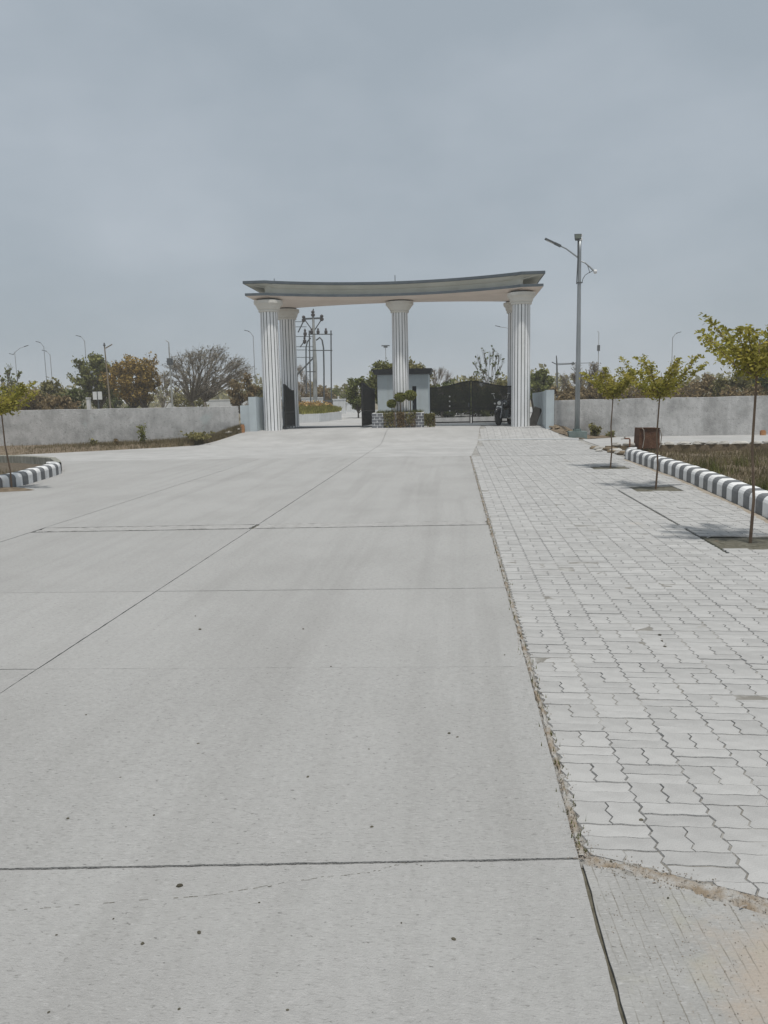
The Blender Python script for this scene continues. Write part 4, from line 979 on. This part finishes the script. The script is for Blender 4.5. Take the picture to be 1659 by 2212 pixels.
# dirt bank on the right between pier and lamp
b = MB(); R_ = [(3.3,27.2),(3.45,26.7),(3.8,26.2),(4.2,25.85),(4.8,26.6),(5.6,27.3)]
for i, (x, y) in enumerate(R_):
    for j in range(5):
        v = j/4; xx = x+(3.55+.35*i-x)*v; yy_ = y+(27.47-y)*v; b.v.append((xx, yy_, terrain(xx, yy_)+(.012 if j == 0 else .03+.03*rng.random())+.10*ss(v)*(1-i/6)))
for i in range(5):
    for j in range(4): q = i*5+j; b.f.append((q, q+5, q+6, q+1)); b.m.append(0)
tag(b.build('dirt_bank', 'soil'), kind='structure')
for k, (x, y, s) in enumerate(((3.55,27.05,.10),(3.85,26.75,.07),(3.35,27.2,.08),(3.7,26.4,.06))):
    tag(rock('rubble_stone', (x, y, terrain(x, y)+.10), (s, s*.8, s*.6), 'stone_brown'), 'small brown rubble stone on the dirt beside the right pier', 'stone', 'rubble by the right pier')
for k in range(9):
    u = .90+.012*k; x, y, z = verge_pt(u, rng.uniform(.2, .7)); tag(rock('rubble_stone', (x, y, z+.05), (rng.uniform(.06,.13), .08, .06), 'stone'), 'pale rubble stone on the bank beside the left pier', 'stone', 'rubble by the left pier')
# weeds in the paving edge
def fedge():
    y = 2.4+17*rng.random()**1.6; return .415+rng.gauss(0, .018), y, .0, 1
blades('joint_weeds', 380, fedge, 'grass_green', .008, .028, .004, 'tiny weeds in the joint between slab and pavers', 'weeds')

# planter plants
def topiary(label, x, y, Y, d):
    p = A(x, y, Y); o = empty('topiary', (p[0], Y, .80), label, 'shrub'); zc = p[2]-.80; t = MB(); t.tube([(0,0,-.1),(.01,0,zc*.5),(0,0,zc)], .022, 6); t.build('stem', 'bark_young', o); C = []
    for k in range(900):
        v = Vector((rng.gauss(0,1), rng.gauss(0,1), rng.gauss(0,1))).normalized()*d/2*(.55+.5*rng.random()); C.append((v.x, v.y, zc+v.z*.8))
    link('crown', quads_mesh('crown', C, .06, 'leaf_topiary'), o)
leaf('leaf_topiary', (0.125, 0.146, 0.038), (0.250, 0.244, 0.071), 3)
topiary('small round topiary shrub left in the brick planter', 846, 872, 29.55, .36); topiary('round topiary shrub in front of the middle column', 864, 858, 29.5, .42); topiary('largest round topiary shrub right of the middle column', 886, 854, 29.5, .46)
def fpl(): return rng.uniform(-3.0, -1.2), rng.uniform(29.32, 30.4), .82, 1
blades('planter_grass', 2600, fpl, 'grass_green', .06, .26, .012, 'green grass growing in the brick planter', 'grass', lean=.8)
def drape(label, x0, x1, m, y0=29.14, hz=.95, n=900):
    V = []
    for k in range(n):
        x = rng.uniform(x0, x1); z = .40+rng.random()**.7*(hz-.40); y = y0-rng.random()*.10*(1.1-z); V.append((x, y, z))
    o = empty('hanging_plant', ((x0+x1)/2, y0, .37), label, 'plant'); V = [(a-o.location.x, b_-o.location.y, c-.37) for a, b_, c in V]
    link('leaves', quads_mesh('leaves', V, .055, m, 2.2), o)
    t = MB()
    for k in range(10):
        x = rng.uniform(x0, x1)-o.location.x; t.tube([(x, .05, hz-.37), (x+.02, -.04, .3), (x+rng.gauss(0,.05), -.06, .05)], .008, 4)
    t.build('stem', 'bark_young', o)
drape('dry brown plant hanging over the planter front', -2.14, -1.86, 'leaf_brown', n=420); drape('green creeper over the left half of the planter', -2.64, -2.22, 'leaf_olive', n=170); drape('green creeper over the right half of the planter', -1.82, -1.42, 'leaf_olive', n=150); drape('olive brown bush at the right end of the planter', -1.10, -.72, 'leaf_olive', n=600, hz=.88)

# inner garden bed with white kerb
ib = empty('garden_bed', (-7.5, 38, .38), 'white kerbed bed of yellow green plants inside the gate', 'garden bed')
Q = [A(630,921,36.5), A(690,915,38), A(738,903,42), A(737,898,44), A(690,884,56), A(600,884,56)]
poly = [(q[0], q[1]) for q in Q]
b = MB(); n = len(poly)
cen = Vector((sum(p[0] for p in poly)/n, sum(p[1] for p in poly)/n))
for i in range(n):
    a = Vector(poly[i]); c = Vector(poly[(i+1)%n]); ai = a.lerp(cen, .05); ci = c.lerp(cen, .05)
    b.prism([tuple(a-Vector((-7.5,38))), tuple(c-Vector((-7.5,38))), tuple(ci-Vector((-7.5,38))), tuple(ai-Vector((-7.5,38)))], -.1, .42)
b.build('kerb', 'white_plaster', ib)
b = MB(); b.add([(p[0]+7.5, p[1]-38, .37) for p in [tuple(Vector(q).lerp(cen,.05)) for q in poly]], [tuple(range(n))]); b.build('soil', 'soil', ib)
def inpoly(x, y):
    c = False
    for i in range(n):
        (xa, ya), (xb, yb) = poly[i], poly[(i+1)%n]
        if (ya > y) != (yb > y) and x < (xb-xa)*(y-ya)/(yb-ya)+xa: c = not c
    return c
def fin(lo=0, hi=1):
    while True:
        x = rng.uniform(-14, -5); y = rng.uniform(36, 56)
        if inpoly(x, y): return x+7.5, y-38, .36+.02*(y-36), 1
blades('bed_plants', 9000, fin, 'grass_bed', .06, .24, .03, parent=ib, lean=.6)
V = [fin() for k in range(1100)]; link('flowers', quads_mesh('flowers', [(v[0], v[1], .40+.02*(v[1]+2)+.25*rng.random()) for v in V if v[1] > 8], .10, 'flower_orange'), ib)
def whitewall(label, x0, x1, ytop, ybot, Y, m='white_plaster'):
    a = A(x0, ytop, Y); c = A(x1, ytop, Y); z = A((x0+x1)/2, ybot, Y)[2]
    b = MB(); b.box(0, c[0]-a[0], 0, .2, -.2, a[2]-.3); b.box(-.03, c[0]-a[0]+.03, -.03, .23, a[2]-.297, a[2]-.22); return tag(b.build('garden_wall', m, loc=(a[0], Y, .3)), label, 'wall')
whitewall('white wall panel behind the garden bed', 651, 698, 861, 884, 60); whitewall('white wall panel right of the gantry post', 719, 746, 864, 888, 58)
whitewall('low white wall with dark rail left of the small tree', 748, 768, 871, 880, 66)
whitewall('long white wall behind the bare tree', 425, 570, 866, 876, 70); whitewall('short white wall left of the bare tree', 355, 405, 868, 876, 68)
def post(label, x, ytop, Y, wd=.16):
    a = A(x, ytop, Y); b = MB(); wd *= .75; b.box(-wd/2, wd/2, -wd/2, wd/2, 0, a[2]-.3); b.box(-wd*.62, wd*.62, -wd*.62, wd*.62, a[2]-.297, a[2]-.24); tag(b.build('marker_post', 'white_sign', loc=(a[0], Y, .3)), label, 'post', 'white posts')
post('white post in front of the grey green tree trunk', 191, 861, 42, .24); post('short white post at the left of the dark bush', 143, 871, 44, .2); post('thin white post right of the dark bush', 167, 872, 46, .14)
post('white post on the far wall right of the gantry', 731, 858, 62); post('white post standing left of the small tree', 763, 860, 60, .2)
sg = empty('signboard', (A(213,875,40)[0], 40, 0), 'small sign of two white panels on a dark post behind the left wall', 'sign')
zt = A(213,846,40)[2]; b = MB(); b.tube([(0,0,0),(0,0,zt)], .04, 6); b.build('post', 'dark_steel', sg)
for s in (-1, 1):
    b = MB(); b.box(s*.14-.11, s*.14+.11, -.07, -.042, zt-.42, zt); b.build('panel', 'white_sign', sg)

# ---------------------------------------------------------------- rusty tank, pipe, stones, marker blocks
tk = empty('rusty_tank', (5.27, 21.72, .0), 'open rusty brown metal tank behind the dry bed', 'tank', rz=math.radians(4))
b = MB(); th = .012
b.add([(-.29,-.22,.0),(.29,-.22,.0),(.29,.22,.0),(-.29,.22,.0),(-.265,-.21,.55),(.275,-.20,.54),(.275,.20,.55),(-.275,.21,.56),(-.25,-.195,.55),(.26,-.185,.54),(.26,.185,.55),(-.26,.195,.56),(-.26,-.2,.06),(.26,-.2,.06),(.26,.2,.06),(-.26,.2,.06)],
  [(0,3,2,1),(0,1,5,4),(1,2,6,5),(2,3,7,6),(3,0,4,7),(4,5,9,8),(5,6,10,9),(6,7,11,10),(7,4,8,11),(8,9,13,12),(9,10,14,13),(10,11,15,14),(11,8,12,15),(12,13,14,15)]); b.build('body', 'rust', tk)
b = MB(); b.tube([(-.28,-.225,.545),(0,-.222,.555),(.285,-.215,.54)], .014, 6); b.build('rim', 'rust', tk)
b = MB(); b.tube([(-.22,-.22,.58),(-.17,-.26,.5),(-.15,-.26,.3),(-.18,-.27,.1),(-.20,-.28,.02)], .013, 6); b.build('hose', 'hose', tk)
b = MB(); b.tube([(.28,-.22,.5),(.32,-.24,.35),(.30,-.24,.12),(.26,-.25,.02)], .013, 6); b.build('hose', 'hose', tk)
wp = empty('water_pipe', (4.80, 21.65, 0), 'short rusty standpipe with tap left of the tank', 'pipe')
b = MB(); b.tube([(0,0,-.05),(0,0,.24),(-.02,0,.27),(-.14,0,.27)], .022, 7); b.build('pipe', 'rust_pipe', wp); b = MB(); b.tube([(-.14,0,.27),(-.24,0,.26)], .016, 6); b.box(-.16,-.12,-.02,.02,.29,.33); b.build('tap', 'stone', wp)
for k in range(13):
    x = 3.75+rng.random()*.7; y = 18.75+k*.24; s = rng.uniform(.09, .19)
    tag(rock('loose_stone', (x, y, s*.22), (s, s*.75, s*.45), 'stone' if k % 3 else 'stone_brown'), 'loose rough stone lying beyond the end of the striped kerb', 'stone', 'loose stones at the kerb end')
b = MB(); p = A(527,922,27.2); b.box(-.065,.065,-.06,.06,-.1,.22); b.box(-.05,.05,-.045,.045,.223,.26); tag(b.build('marker_block', 'orange_paint', loc=(A(524,922,27.75)[0], 27.75, .38)), 'orange painted marker block at the end of the left wall', 'marker')
b = MB(); p = A(1648,936,27.2); b.box(-.075,.075,-.07,.07,-.05,.14); b.box(-.06,.06,-.05,.05,.143,.17); tag(b.build('marker_block', 'orange_paint', loc=(p[0], 27.2, 0)), 'small orange block at the foot of the right wall', 'marker')
bd = MB(); bd.bar((-.12,-.05,0), (.14,.12,.66), .30, .05, up=(0, 1, 0)); bd.bar((-.125,-.06,.0), (.135,.11,.66), .24, .06, up=(0, 1, 0)); tag(bd.build('leaning_board', 'board_dark', loc=(2.97, 28.9, .37)), 'dark board leaning against the right wing wall', 'board')
b = MB(); b.bar((0,0,0), (-.16,.3,1.0), .05); tag(b.build('leaning_pole', 'board_dark', loc=(3.08, 29.4, .37)), 'thin dark pole leaning beside the dark board', 'pole')

# ---------------------------------------------------------------- motorcycle
mc = empty('motorcycle', (1.93, 29.95, .38), 'black motorcycle parked in front of the closed gate by the right column', 'motorcycle', rz=math.radians(-24))
def wheel(y):
    b = MB(); b.lathe([(.215,-.045),(.27,-.05),(.298,-.02),(.298,.02),(.27,.05),(.215,.045)], (0, y, .298), 22, axis='x'); wh = b.build('wheel', 'rubber', mc)
    b = MB()
    for k in range(6):
        a = k*math.pi/3; b.bar((0, y, .298), (0, y+.22*math.cos(a), .298+.22*math.sin(a)), .02, .03)
    b.lathe([(.05,-.06),(.05,.06)], (0, y, .298), 10, axis='x'); b.build('rim', 'dark_steel', wh)
wheel(-.62); wheel(.62)
b = MB(); b.tube([(-.075,-.62,.30),(-.08,-.50,.72),(-.08,-.45,.90)], .02, 6); b.tube([(.075,-.62,.30),(.08,-.50,.72),(.08,-.45,.90)], .02, 6); b.build('fork', 'chrome', mc)
b = MB(); b.tube([(0,-.95,.50),(0,-.80,.61),(0,-.62,.635),(0,-.42,.58)], [.05,.07,.075,.06], 8); b.build('fender', 'bike_black', mc, True)
b = MB(); b.tube([(0,-.42,.78),(0,-.30,.82),(0,-.10,.84),(0,.06,.76)], [.08,.15,.15,.09], 10); b.build('tank', 'bike_black', mc, True)
b = MB(); b.tube([(0,.02,.76),(0,.25,.77),(0,.55,.82),(0,.78,.84)], [.09,.12,.11,.06], 8); b.build('seat', 'rubber', mc, True)
b = MB(); b.box(-.13,.13,-.30,.10,.26,.58); b.tube([(0,-.05,.5),(0,-.35,.62)], .07, 8); b.tube([(-.1,.1,.4),(-.1,.62,.31)], .03, 6); b.tube([(.1,.1,.4),(.1,.62,.31)], .03, 6); b.build('engine', 'dark_steel', mc)
b = MB(); b.tube([(.14,-.2,.3),(.16,.1,.26),(.17,.7,.36)], [.03,.035,.05], 8); b.build('exhaust', 'chrome', mc)
b = MB(); b.tube([(-.36,-.30,1.0),(-.22,-.38,1.0),(0,-.44,.94),(.22,-.38,1.0),(.36,-.30,1.0)], .016, 6); hb = b.build('handlebar', 'bike_black', mc)
for s in (-1, 1):
    b = MB(); b.tube([(s*.24,-.38,1.0),(s*.29,-.40,1.16)], .008, 5); b.lathe([(.01,-.012),(.06,-.01),(.06,.01),(.01,.012)], (s*.31,-.40,1.20), 12); b.build('mirror', 'lens', hb)
    b = MB(); b.lathe([(.01,-.03),(.035,-.02),(.035,.02),(.01,.03)], (s*.19,-.52,.83), 10); b.build('indicator', 'lens', mc)
b = MB(); b.tube([(0,-.42,.86),(0,-.56,.85)], [.10,.085], 12); hl = b.build('headlight', 'bike_black', mc); b = MB(); b.tube([(0,-.561,.85),(0,-.575,.85)], [.078,.06], 12); b.build('headlight_glass', 'lens', hl)
b = MB(); b.box(-.09,.09,-.60,-.59,.66,.74); b.build('number_plate', 'white_sign', mc)
b = MB(); b.tube([(-.12,.05,.32),(-.3,.08,.01)], .014, 5); b.build('side_stand', 'dark_steel', mc)

# ---------------------------------------------------------------- pebbles and clods on the slabs
PB = [(388,1914,.018),(308,2039,.011),(430,2015,.012),(665,1679,.013),(803,1787,.013),(147,1769,.013),(333,1762,.01),(432,1360,.02),(655,1359,.014),(422,1331,.012),(970,1585,.016),(988,1593,.012),(980,2029,.012),(797,1619,.01),(867,1994,.006),(122,2020,.006),(245,1985,.006),(105,2187,.007),(387,2180,.007),(621,2182,.007),(560,1950,.006),(1090,1415,.01),(715,1440,.01),(428,1607,.012),(186,1545,.012),(1385,1772,.016),(1320,1862,.009),(1443,1940,.007),(260,1680,.009),(910,1870,.005),(1425,1372,.02),(1430,1385,.016),(1436,1397,.018)]
pm = []
for k in range(4):
    o = rock('pebble', (0,0,0), (1, .8, .55), 'pebble', seed=k); pm.append(o.data); bpy.data.objects.remove(o)
for i, (px, py, s) in enumerate(PB):
    s *= .58; p = G(px, py); o = link('pebble', pm[i % 4], None, (p[0], p[1], s*.25)); o.scale = (s, s, s); o.rotation_euler = (0, 0, rng.uniform(0, 6))
    tag(o, 'tiny dark pebble lying on the pale paving' if py < 1860 else 'tiny dark pebble lying on the nearest concrete slab', 'pebble', 'pebbles on the paving' if py < 1860 else 'pebbles on the nearest slab')
p = G(1605,1963); b = MB(); b.tube([(-.012,-.006,.006),(0,.001,.009),(.014,.008,.006)], .0022, 5); tag(b.build('twig', 'bark_pale', loc=(p[0], p[1], 0)), 'pale dry twig on the dirt strip at the right edge', 'twig')

# ---------------------------------------------------------------- haze
hz = MB(); hz.box(-1300, 1300, -400, 1600, -1.5, 12.0); ho = hz.build('haze', 'concrete'); ho.data.materials.clear()
hm = bpy.data.materials.new('haze'); hm.use_nodes = True; hn = hm.node_tree; hn.nodes.clear()
ho_ = hn.nodes.new('ShaderNodeOutputMaterial'); pv = hn.nodes.new('ShaderNodeVolumePrincipled'); pv.inputs['Color'].default_value = (.98, .985, .99, 1); pv.inputs['Density'].default_value = .0010
hn.links.new(pv.outputs[0], ho_.inputs['Volume']); ho.data.materials.append(hm); tag(ho, kind='stuff', label='thin pale midday haze over the whole place', cat='haze')
